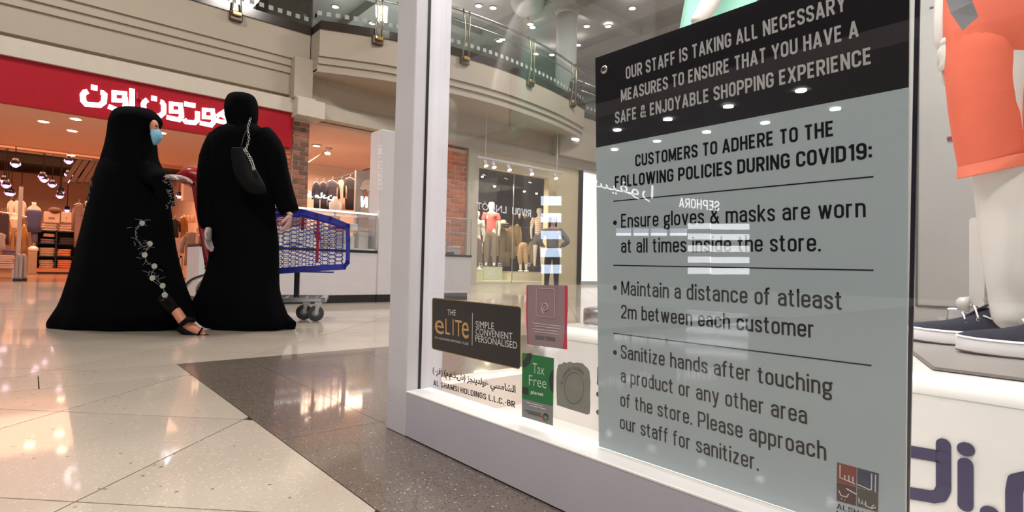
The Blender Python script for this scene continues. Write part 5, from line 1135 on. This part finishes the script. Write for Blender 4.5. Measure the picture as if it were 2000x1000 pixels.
# shoes: toe points to +Y (left in the picture)
def shoe(toe,L,wd,label,ang=0):
    t=thing('canvas_shoe',label,'shoe',toe+np.array([0,-L/2,0]),'navy canvas shoes')
    def W(u,v,z): # u 0..1 toe->heel, v -1..1
        return np.array([toe[0]+v*wd/2+ang*u*L,toe[1]-u*L,toe[2]+z])
    prof=[(0,.25),(.02,.5),(.07,.74),(.16,.93),(.3,1.0),(.5,.9),(.68,.80),(.85,.80),(.95,.66),(1,.4)]
    def outline(z,k=1): return [W(u,-w*k,z+.010*max(0,.25-u)*1.6) for u,w in prof]+[W(u,w*k,z+.010*max(0,.25-u)*1.6) for u,w in reversed(prof)]
    obj('sole',MB().loft([outline(.002,.96),outline(.006,1.02),outline(.030,1.03),outline(.036,.99)]),mat('shoe_rubber',(.80,.79,.82),.4,coat=.2),t,True)
    obj('outsole',MB().loft([outline(-.001,.94),outline(.002,.96)]),mat('outsole_dark',(.08,.07,.07),.7),t)
    rings=[]
    for u,w,h in ((.015,.45,.036),(.06,.70,.042),(.15,.88,.048),(.27,.94,.054),(.38,.90,.064),(.48,.84,.080),(.56,.79,.094),(.64,.76,.092),(.75,.75,.078),(.88,.74,.078),(.96,.60,.084),(.99,.42,.084)):
        rings.append([W(u,w*c,.028+(h+.006-.028)*max(0,s)**.75) for c,s in ((math.cos(a),math.sin(a)) for a in np.linspace(0,PI,13))])
    obj('upper',MB().loft(rings),mat('navy_canvas',(.014,.016,.034),.9,noise=(220,.25),bump=.3),t,True)
    obj('tongue',MB().loft([[W(.40,-.4,.062),W(.40,.4,.062),W(.40,.4,.069),W(.40,-.4,.069)],[W(.50,-.42,.088),W(.50,.42,.088),W(.50,.42,.094),W(.50,-.42,.094)],[W(.575,-.42,.104),W(.575,.42,.104),W(.575,.42,.109),W(.575,-.42,.109)]]),MATS['navy_canvas'],t,True)
    obj('foxing_stripe',MB().tube([W(u,-w*1.045,.033+.010*max(0,.25-u)*1.6) for u,w in prof[1:-1]],.0016,5),mat('foxing',(.62,.62,.66),.5),t)
    la=MB()
    for u,h in ((.42,.074),(.50,.092)):
        la.tube(crom([W(u+.03,-.68,h-.022),W(u,-.40,h+.004),W(u-.02,0,h+.010),W(u,.40,h+.004),W(u+.03,.6,h-.02)],4),.0022,6)
    la.tube(crom([W(.56,-.66,.080),W(.66,-.80,.070),W(.80,-.80,.066),W(.95,-.66,.070)],4),.0018,6)
    obj('lace',la,mat('lace_white',(.75,.75,.74),.6),t,True)
    for u,v,h in ((.45,-.72,.056),(.53,-.72,.070),(.66,-.80,.070)): obj('eyelet',MB().tube([W(u+.01*math.cos(a)*1.2,v,h+.0045*math.sin(a)) for a in np.linspace(0,2*PI,9)],.0013,5),steel,t)
zt1=.329
toe1=atz(1768,664,zt1); toe2=atz(1862,686,zt1); print('toes',toe1,toe2)
shoe(toe1+[.035,0,0],.295,.105,'navy canvas shoe farther back, toe pointing left beside the poster')
shoe(toe2+[.035,0,0],.295,.105,'navy canvas shoe nearest the glass, cut by the right frame edge')
# white stool-like stand behind
sx=2.15; S=lambda a,b: atx(a,b,sx)
st=thing('display_stand','white rounded plastic stand behind the mannequin legs','stand',S(1915,600))
def slab(pts,t,r=.015): return MB().prism(rounded([S(a,b) for a,b in pts],r),(t,0,0))
obj('leg',slab([(1893,425),(1926,425),(1922,606),(1893,606)],.05,.012),manq,st); obj('top',slab([(1925,424),(1990,424),(1990,456),(1925,464)],.06,.008),manq,st); obj('leg',slab([(1938,456),(1990,456),(1990,612),(1938,612)],.05,.01),manq,st)
obj('clamp',MB().tube([S(1930,590)+[-.03,.0,0],S(1936,586)+[-.03,0,0]],.012,8),steel,st)
t=thing('cone_foot','small white rounded cone lying behind the shoes','foot',S(1880,594)); obj('cone',MB().tube([S(1868,592),S(1874,592),S(1893,594)],[.010,.018,.024],14),manq,t,True); obj('peg',MB().tube([S(1893,594),S(1900,594)],.008,8),steel,t)
t=thing('metal_block','small brushed metal block behind the shoe laces','block',S(1865,618)); a,b=S(1849,640),S(1888,603); obj('block',MB().bbox((sx,b[1],.32),(sx+.06,a[1],b[2]),.004),steel,t); obj('post',MB().box((sx-.01,a[1],.32),(sx,a[1]+.02,b[2]-.03)),greywhite,t)
# second mannequin behind the poster (mint dress)
f3=1.98; U=lambda px,py,df=0: atf(px,py,f3+df)
m2=thing('mannequin','white mannequin in a mint green dress standing behind the black notice board','mannequin',U(1400,650)*[1,1,0]+[0,0,.32])
obj('body',skin_mesh([U(1400,60),U(1400,-60),U(1400,-180),U(1375,300),U(1370,600),U(1430,300),U(1435,600),U(1440,-170,-.1),U(1425,-70,-.16),U(1378,22,-.19),U(1358,52,-.19)],[(.15,.11),(.12,.1),(.15,.1),(.07,.07),(.045,.045),(.07,.07),(.045,.045),(.05,.05),(.042,.042),(.030,.032),(.024,.03)],[(0,1),(1,2),(0,3),(3,4),(0,5),(5,6),(2,7),(7,8),(8,9),(9,10)]),manq,m2,True)
mint=mat('mint_cotton',(.33,.68,.54),.8,noise=(7,.08),bump=.2)
obj('dress',px_loft([(1355,1470,-220,.7),(1350,1470,-90,.7),(1342,1472,-20,.75),(1333,1478,30,.75),(1326,1484,70,.78),(1322,1490,120,.8),(1318,1496,190,.8)],f3,48,lambda q,u:.035*math.sin(7*q+2)*u+.012*math.sin(13*q)),mint,m2,True)
bs=atz(1166,634,.322); t=thing('round_base','brushed metal round mannequin base at the left end of the platform','base',bs+[.09,0,0]); cx=bs+np.array([.105,.0,0])
obj('disc',MB().tube([cx,cx+[0,0,.045],cx+[0,0,.05]],[.115,.115,.10],32),mat('base_steel',(.34,.32,.31),.3,.8),t,True); obj('socket',MB().bbox((cx[0]-.03,cx[1]-.03,cx[2]+.05),(cx[0]+.05,cx[1]+.05,cx[2]+.085),.006),steel,t)
# ================================================================ NOTICE BOARD
BX=.898
nb=thing('notice_board','large grey acrylic notice board with black heading listing store hygiene policies','sign',(BX,.49,.146))
by0,by1=.2135,.772
tilt=.010
def bq(y0,y1,z0,z1,x0,x1): return MB().box((x0,y0,z0),(x1,y1,z1))
zt1=atx(1163,113.6,BX)[2]; zm=atx(1168,288,BX)[2]; zb_=.1375
A=atx(1163,113.6,BX)[1]; B=atx(1170,862,BX)[1]
def brd(z0,z1,x,th):
    ya=lambda z: B+(A-B)*(z-zb_)/(zt1-zb_)
    return MB().prism([(x,by0,z0),(x,ya(z0),z0),(x,ya(z1),z1),(x,by0,z1)],(th,0,0))
obj('board',brd(zb_,zt1,BX,.005),mat('acrylic_edge',(.82,.84,.84),.3),nb)
obj('grey_print',brd(zb_,zm,BX-.0006,.0005),mat('sign_grey',(.40,.475,.515),.5,noise=(2,.03),spec=.25),nb)
obj('black_heading',brd(zm,zt1,BX-.0006,.0005),mat('sign_black',(.007,.006,.010),.4,spec=.25),nb)
SXP=BX-.0009
def S_(a,b): return atx(a,b,SXP)
def line(body,BL,BR,TL,m,bold=0,ref='H',parent=nb,Pf=S_,nm='lettering'):
    return cond_on(body,Pf(*BL),Pf(*BR),Pf(*TL),m,parent,.165 if bold>.02 else .118,nm)
lt=mat('print_light_grey',(.46,.46,.47),.5); dkp=mat('print_dark',(.004,.006,.008),.6,spec=.1)
line('OUR STAFF IS TAKING ALL NECESSARY',(1222.4,155.4),(1653,20.5),(1221.8,131),lt,.022)
line('MEASURES TO ENSURE THAT YOU HAVE A',(1212.8,199),(1677.4,71),(1212.5,175.6),lt,.022)
line('SAFE & ENJOYABLE SHOPPING EXPERIENCE',(1201.3,242.2),(1700.8,124.8),(1201,219),lt,.022)
line('CUSTOMERS TO ADHERE TO THE',(1240.8,325.6),(1627,265.6),(1240.6,302.5),dkp,.022)
line('FOLLOWING POLICIES DURING COVID19:',(1200.7,367.3),(1703,309.4),(1200.7,344.5),dkp,.022)
line('Ensure gloves & masks are worn',(1213,444.8),(1691,423.6),(1213,418),dkp)
line('at all times inside the store.',(1213,493.5),(1603,490.8),(1213,466.5),dkp)
line('Maintain a distance of atleast',(1213.3,576),(1643.8,605.5),(1213.3,548.6),dkp)
line('2m between each customer',(1213,621.5),(1589.2,660),(1213,594.8),dkp)
line('Sanitize hands after touching',(1212.5,699.7),(1627,774),(1212.5,673),dkp)
line('a product or any other area',(1212.5,746),(1576.5,829),(1212.5,719),dkp)
line('of the store. Please approach',(1211.5,793),(1614,900),(1211.5,766),dkp)
line('our staff for sanitizer.',(1210.8,837),(1482,920),(1210.8,810),dkp)
for a,b in (((1198,393),(1706,345)),((1198,518),(1706,527.8)),((1198,651),(1702,714))):
    p,q_=S_(*a),S_(*b); obj('rule_line',MB().prism([p-[0,0,.001],q_-[0,0,.001],q_+[0,0,.001],p+[0,0,.001]],(.0003,0,0)),dkp,nb)
for a in((1201,435),(1201,562),(1201,688.5)): p=S_(*a); obj('bullet',MB().disc(p,.0048,(1,0,0),.0003,16),dkp,nb)
# logo
L0,L1,L2,L3=[S_(*p) for p in((1635,902.7),(1716.5,924.8),(1714.8,1000),(1634,977))]
bl=lambda u,v:(L0*(1-u)+L1*u)*(1-v)+(L3*(1-u)+L2*u)*v
for (u0,u1,v0,v1,c) in ((0,.48,0,.5,(.22,.03,.022)),(.5,1,0,.5,(.02,.04,.09)),(0,.48,.52,1,(.07,.016,.018)),(.5,1,.52,1,(.07,.065,.05))):
    obj('logo_square',MB().prism([bl(u0,v0),bl(u1,v0),bl(u1,v1),bl(u0,v1)],(-.0003,0,0)),mat('logo%d%d'%(u0*10,v0*10),c,.4),nb)
lg=MB()
def ls(pts,r=.0009): lg.tube([bl(u,v)+[-.0006,0,0] for u,v in pts],r,5)
ls([(.08,.05),(.08,.38),(.45,.44)]);ls([(.2,.28),(.2,.38)]);ls([(.3,.26),(.3,.40)]);ls([(.4,.26),(.4,.42)]);ls([(.5,.43),(.8,.48)],.0008);ls([(.84,.05),(.84,.47),(.78,.48)]);ls([(.93,.05),(.93,.5)])
ls([(.05,.72),(.12,.84),(.26,.84),(.30,.74)]);ls([(.24,.62),(.5,.70)]);ls([(.55,.78),(.56,.9),(.62,.9),(.63,.8),(.64,.9),(.70,.9),(.71,.8),(.72,.93),(.86,.95),(.95,.9),(.9,.84),(.85,.93)]); ls([(.12,.92),(.14,.92)]);ls([(.2,.93),(.22,.93)])
obj('logo_calligraphy',lg,mat('logo_white',(.55,.52,.5),.5),nb)
line('ALSHAMSI',(1634,993),(1722,1021),(1634,983),dkp,.01); line('holdings',(1634,1007),(1722,1036),(1634,997),dkp)
p=S_(1182,137); sc_=obj('standoff_screw',MB().tube([p+[-.006,0,0],p+[-.005,0,0],p],[.006,.0085,.009],20),steel,nb,True); obj('screw_cap',MB().disc(p+[-.0072,0,0],.0045,(1,0,0),.0014,14),mat('screw_dark',(.25,.22,.2),.2,1),sc_)
p0,p1=atx(1786,60,.915),atx(1799,60,.915)
struct('trim_19',MB().prism([(.905,.2120,.134),(.905,.2165,.134),(.905,.205+.0,1.3),(.905,.1985,1.3)],(.004,0,0)),mat('black_seal',(.008,.008,.02),.3))
# ================================================================ STICKERS ON THE GLASS
KX=GX-.0004
G=lambda a,b: atx(a,b,KX)
def sticker(pts,th,r): return MB().prism(rounded([G(*p) for p in pts],r) if r else [G(*p) for p in pts],(-th,0,0))
def gl(parent,off=.0012): 
    return lambda a,b: atx(a,b,KX-off)
def tline(par,body,BL,BR,TL,m,bold=0,ref='H',off=.0013): return text_on(body,*[atx(*p,KX-off) for p in(BL,BR,TL)],m,par,bold=bold,ref=ref)
el=thing('window_sticker','black sticker with gold border reading THE ELITE on the glass','sticker',G(930,700))
E4=[(844,581),(1018,599),(1016.5,722),(843.4,681.5)]
obj('border',sticker(E4,.0004,.010),mat('gold_border',(.42,.30,.10),.35,.8),el)
cE=np.mean(E4,0); obj('panel',MB().prism(rounded([atx(*( (np.array(p)-cE)*[.985,.975]+cE),KX-.0005) for p in E4],.009),(-.0004,0,0)),mat('sticker_black',(.018,.013,.011),.35),el)
gold=mat('gold_print',(.60,.36,.14),.4,.3); silv=mat('silver_print',(.62,.60,.60),.4); 
tline(el,'THE',(874,615.3),(890,616.6),(874,604.4),silv)
tline(el,'e',(849.5,650.5),(867,654),(849.5,624),gold,ref=None); tline(el,'L',(870,652.5),(879,654.2),(870,622),gold); tline(el,'I',(884,655),(886,655.4),(884,623.5),gold); tline(el,'T',(889,656),(902,658.5),(889,624.5),gold); tline(el,'e',(902,660),(915.5,662),(902,628.5),gold,ref=None)
tline(el,'AN ALSHAMSI REWARD CLUB',(849,660.8),(914.5,674),(849,656.6),silv)
obj('divider',MB().prism([atx(a,b,KX-.0013) for a,b in((922.3,611),(923.2,611),(922.4,675),(921.5,675))],(.0002,0,0)),silv,el)
tline(el,'SIMPLE',(929,639.5),(964.6,643.6),(929,626.8),silv); tline(el,'CONVENIENT',(929,653.3),(1000.6,664),(929,640.8),silv); tline(el,'PERSONALISED',(928.5,666.8),(1010,681.5),(928.5,654.4),silv)
vl=thing('vinyl_lettering','black Arabic and English company name lettered on the glass','lettering',G(926,790))
tline(vl,arabic('الشامسي هولدينجز (ش.ذ.م.م) (فرع)'),(845,735),(1007,776),(845,716),black,.03,ref=None)
cond_on('AL SHAMSI HOLDINGS L.L.C.-BR',*[atx(*p,KX-.0013) for p in((846.4,752.3),(1006,796.5),(846.4,742))],black,vl,.17)
pk=thing('window_sticker','faded mauve translucent sticker with red edges high on the glass','sticker',G(1068,680))
obj('film',sticker([(1029,556),(1108.5,557.5),(1108.5,606),(1107.5,640),(1107.8,682.5),(1030,672.5),(1028,620)],.0004,.004),mat('mauve_film',(.30,.20,.22),.4,alpha=.80),pk)
obj('red_edge',MB().prism([atx(a,b,KX-.0006) for a,b in((1103,558),(1109,558),(1109,605),(1106,650),(1108,682.5),(1099,681),(1103,650))],(-.0003,0,0)).prism([atx(a,b,KX-.0006) for a,b in((1028.5,558),(1031,558),(1030,610),(1032,672),(1030,672),(1027.6,620))],(-.0003,0,0)),mat('red_edge',(.50,.03,.08),.4),pk)
def ringline(par,pts,r,m,closed=True,off=.0012):
    P=[atx(a,b,KX-off) for a,b in pts]; P=rounded(P,.006,4) if closed else P
    if closed: P=P+[P[0]]
    return obj('outline',MB().tube(P,r,5),m,par)
pw=mat('print_pale',(.55,.45,.47),.5)
ringline(pk,[(1048,563),(1083,564),(1083.5,621),(1047,617)],.0005,pw)
ringline(pk,[(1061,612),(1058,603),(1060,594),(1066,592),(1070,598),(1069,604),(1064,606),(1061,603),(1064,599)],.0012,pw,False)
for (a,b,c,w) in ((1040,1094,630,1.2),(1044,1094,635,1.2),(1040,1088,641,1.2),(1044,1092,646,1.2)): obj('faint_print',MB().prism([atx(x,c+(x-1040)*.12+d,KX-.0012) for x,d in((a,0),(b,0),(b,w*1.3),(a,w*1.3))],(.0002,0,0)),pw,pk)
for a in(1045,1066): obj('dark_button',MB().prism([atx(x,y_,KX-.0012) for x,y_ in((a,655+(a-1045)*.1),(a+18,657+(a-1045)*.1),(a+18,664+(a-1045)*.1),(a,661.5+(a-1045)*.1))],(.0002,0,0)),mat('btn_dark',(.12,.10,.11),.5),pk)
tx=thing('window_sticker','green and grey Tax Free sticker low on the glass','sticker',G(1050,830))
obj('grey_lower',sticker([(1019.5,778.4),(1080.5,793.4),(1080,831.5),(1019.5,813.5)],.0004,0),mat('sticker_grey',(.22,.22,.22),.4),tx)
obj('green_upper',sticker([(1020.4,689),(1082,699.5),(1080.5,793.4),(1019.5,778.4)],.0005,.0015),mat('sticker_green',(.012,.16,.04),.4),tx)
dg_=mat('sticker_dark',(.02,.03,.02),.4)
def arc(cx,cy,r0,r1,a0,a1,n=14):
    return [(cx+r1*math.cos(a),cy+r1*math.sin(a)) for a in np.linspace(a0,a1,n)],[(cx+r0*math.cos(a),cy+r0*math.sin(a)) for a in np.linspace(a0,a1,n)]
def arcs(par,cx,cy,r0,r1,a0,a1,m,off=.0012,nm='dark_curve',sy=1.):
    o_,i_=arc(cx,cy,r0,r1,a0,a1); mb=MB()
    for k in range(len(o_)-1): mb.add([atx(x,(y_-cy)*sy+cy,KX-off) for x,y_ in(o_[k],o_[k+1],i_[k+1],i_[k])],[(0,1,2,3)])
    return obj(nm,mb,m,par)
arcs(tx,1021,690,8,17,0,PI/2,dg_,sy=1.6); arcs(tx,1081,745,0,9,PI/2,PI*1.5,dg_,sy=2.4)
obj('dark_block',MB().prism([atx(a,b,KX-.0012) for a,b in((1019.8,755),(1031,757.5),(1031,771),(1019.6,768))],(.0002,0,0)),dg_,tx)
tg=mat('pale_green_print',(.50,.66,.52),.5)
tline(tx,'Tax',(1040.5,728.2),(1063,733),(1040.5,708.5),tg,-.004); tline(tx,'Free',(1033,752),(1067,759),(1033,732),tg,-.004); tline(tx,'planet',(1036.8,768.5),(1061.5,774),(1036.8,761.5),mat('white_print',(.75,.78,.75),.5),.01)
for (a,b,c) in ((1028,1060,785),(1034,1066,789),(1026,1056,801),(1030,1058,805)): obj('small_print',MB().prism([atx(x,c+(x-1028)*.25+d,KX-.0012) for x,d in((a,0),(b,0),(b,1.6),(a,1.6))],(.0002,0,0)),mat('small_print_dark',(.06,.06,.06),.5) if c>800 else silv,tx)
arcs(tx,1065,815,3,6,0,PI*.7,mat('ring_green',(.02,.2,.06),.5),nm='emblem_arc',sy=1.3);arcs(tx,1065,815,3,6,PI*.7,PI*1.3,mat('ring_red',(.35,.03,.02),.5),nm='emblem_arc',sy=1.3);arcs(tx,1065,815,3,6,PI*1.3,PI*2,dg_,nm='emblem_arc',sy=1.3)
rs=thing('sticker_residue','grey-green torn sticker remnant with faint circular stamp on the glass','sticker',G(1120,810))
rp_=[(1087,734),(1088,722),(1091,712),(1097,711),(1102,707),(1107,709),(1113,706),(1120,709),(1128,708),(1139,710),(1143,715),(1148,719),(1152,727),(1152,735),(1153.5,745),(1152.5,770),(1153,790),(1152,808),(1147,810),(1135,806),(1115,800),(1100,795),(1088,791),(1087,760)]
obj('film',sticker(rp_,.0004,0),mat('residue',(.24,.245,.21),.7,noise=(40,.15),alpha=.93),rs)
rm=mat('stamp_print',(.14,.14,.12),.6)
ringline(rs,[(1121+19*math.cos(a),757+31*math.sin(a)) for a in np.linspace(0,2*PI,20)],.0004,rm,False)
for k,c in enumerate('AL SHAMSI HOLDINGS'):
    if c==' ': continue
    a=PI*1.05+k*.125; x,y_=1121+23*math.cos(a),757+36*math.sin(a); dx,dy=-math.sin(a)*3,math.cos(a)*4.4; nx,ny=math.cos(a)*3.6,math.sin(a)*5
    tline(rs,c,(x,y_),(x+dx,y_+dy),(x+nx,y_+ny),rm)
# ================================================================ OPPOSITE SIDE OF THE MALL (seen only as reflections in the shop glass)
XS=-14.; XV=2*GX-XS
mir=lambda p: np.array([2*GX-p[0],p[1],p[2]])
def V(a,b,xv=XV): return mir(atx(a,b,xv))
refl=mat('sign_light',(1,1,1),emit=5.5,ecol=(.97,.95,1)); 
darkwall=mat('dark_fascia',(.03,.028,.03),.6)
struct('wall_left',MB().box((XS-.9,-12,0),(XS-.6,20,6)),mat('opposite_wall',(.06,.055,.05),.6)); struct('wall_left',MB().box((XS-1.5,-12,6),(XS-1.2,20,10)),MATS['opposite_wall'])
def rsign(label,items,m=refl):
    t=thing('lit_shop_sign',label,'sign',V(*items[0][1]))
    for body,BL,BR,TL,ref in items:
        if ref and body.isascii(): cond_on(body,V(*BL),V(*BR),V(*TL),m,t,.14,'letter_row')
        else: text_on(body,V(*BL),V(*BR),V(*TL),m,t,ref=ref,name='letter_row')
    c=np.array([V(*p) for it in items for p in it[1:4]]); lo=c.min(0)-.25;hi=c.max(0)+.25
    obj('fascia',MB().box((XS-.3,lo[1],lo[2]),(XS-.1,hi[1],hi[2])),darkwall,t)
rsign('white lit latin shop name sign across the mall',[('SEPHORA',(1405,412.5),(1326,404),(1405,393),'H')])
rsign('white lit Arabic shop name sign across the mall',[(arabic('سيفورا'),(1276,396),(1162,372),(1276,362),None)])
rsign('white lit RIVOLI shop sign across the mall',[('RIVOLI',(1037,424),(1000,418),(1037,410),'H')])
rsign('white lit shop sign with an accented letter across the mall',[('LNGÓT',(989,417),(931,408),(989,403),'H')])
def lbox(label,x0,x1,y0,y1,col,e,grp):
    P=[V(x0,y0),V(x1,y0),V(x1,y1),V(x0,y1)]; t=thing('light_box',label,'light box',np.mean(P,0),grp)
    obj('diffuser',MB().prism(P,(-.06,0,0)),mat('lb_%d%d'%(e*10,col[0]*10),(1,1,1),emit=e,ecol=col),t)
    obj('housing',MB().prism([p+[-.065,0,0] for p in P],(-.06,0,0)),greywhite,t)
for (a,b) in ((436,447),(456,467.5),(479,491),(501,513),(522.5,535)):
    lbox('wide lit shelf box across the mall, seen reflected in the notice board',1388.5,1461.5,a+1,b+1,(.93,.95,1),4.5,'lit boxes reflected in the notice board'); lbox('wide lit shelf box across the mall, seen reflected in the notice board',1343,1386.5,a,b,(.93,.95,1),4.2,'lit boxes reflected in the notice board')
for a,b in((1203,1230),(1237,1264),(1271,1300),(1308,1339)): lbox('lit counter box across the mall',a,b,455,460,(.95,.97,1),5.5,'lit counter boxes'); lbox('dim blue counter box across the mall',a,b,446,454,(.6,.75,1),1.6,'dim blue counter boxes')
for (a,b) in ((383,401),(416,434),(451,467),(485,502),(517,534)): lbox('bluish lit box reflected over the grey-sweatered person',1056,1094,a,b,(.62,.78,1),7.0,'bluish lit boxes across the mall')
t=thing('opposite_soffit','low white gallery soffit across the mall holding rows of downlights','soffit',(-3,4,3.6))
ZS=3.55
cs=[mir(atz(a,b,ZS)) for a,b in ((1205,254),(1304,233),(1422,208),(1564,177),(1200,292),(1283,276),(1380,258),(1494,240),(1631,213),(1123,272))]
lo=np.min(cs,0)-1;hi=np.max(cs,0)+1; print('soffit',lo,hi)
obj('slab',MB().box((max(lo[0]-4,-10),-2.5,ZS+.02),(hi[0],16,ZS+.3)),mat('soffit_dark',(.20,.19,.18),.7),t)
for c in cs: obj('downlight_lens',MB().disc(c-[0,0,.01],.085,h=.02),mat('lamp_strong',(1,1,1),emit=34,ecol=(1,.98,.95)),t)
# sign reflected in the far shop glass (plane y = H+.06)
YG=13.06; YV=29.
def V2(a,b): p=aty(a,b,YV); return np.array([p[0],2*YG-p[1],p[2]])
t=thing('lit_shop_sign','white lit Arabic and latin shop name sign high behind the camera','sign',V2(640,395))
rm2=mat('sign_light_strong',(1,1,1),emit=20,ecol=(1,.97,.95))
text_on(arabic('ستيڤ مادن').replace('ڤ','\ufb6c'),V2(652,395),V2(562,388),V2(652,377),rm2,t,bold=.03,ref=None,name='letter_row',thick=(0,-.05,0))
cond_on('STEVE MADDEN',V2(850,418),V2(706,404),V2(850,399),rm2,t,.15,'letter_row',(0,-.05,0))
a,b=V2(560,365),V2(800,425); obj('fascia',MB().box((a[0]-.3,a[1]-.4,b[2]-.3),(b[0]+.3,a[1]-.15,a[2]+.3)),darkwall,t)
# ================================================================ labels that single out repeats by their place
ORD=['first','second','third','fourth','fifth','sixth','seventh','eighth','ninth','tenth','eleventh','twelfth','thirteenth','fourteenth','fifteenth','sixteenth']
def picx(o):
    q=MW@(np.array(o.location)-C0); return (1000+FPX*q[0]/-q[2],500-FPX*q[1]/-q[2])
def number(group,tmpl,key=lambda o:picx(o)[0]):
    L=sorted([o for o in bpy.data.objects if o.get('group')==group],key=key)
    for k,o in enumerate(L): o['label']=tmpl%ORD[k]
number('spotlights in the red-sign shop','violet-white spotlight in the red-sign shop, %s from the left')
number('downlights in the high mall ceiling','round white downlight in the high mall ceiling, %s from the left')
number('lit counter boxes','low lit counter box across the mall, %s along the row',lambda o:-o.location[1])
number('dim blue counter boxes','dim blue box above the lit counter row across the mall, %s along',lambda o:-o.location[1])
number('bluish lit boxes across the mall','bluish lit box reflected over the grey-sweatered person, %s from the top',lambda o:-o.location[2])
L=sorted([o for o in bpy.data.objects if o.get('group')=='lit boxes reflected in the notice board'],key=lambda o:-o.location[2])
for side,sel in (('right',lambda o:o.location[1]<8.7),('left',lambda o:o.location[1]>=8.7)):
    for k,o in enumerate([o for o in L if sel(o)]): o['label']='lit shelf box reflected in the notice board, %s column, %s from the top'%(side,ORD[k])
for o in bpy.data.objects:      # alike groups must not be empty of colour differences
    if o.name.startswith('_'): o.name=o.name.strip('_')
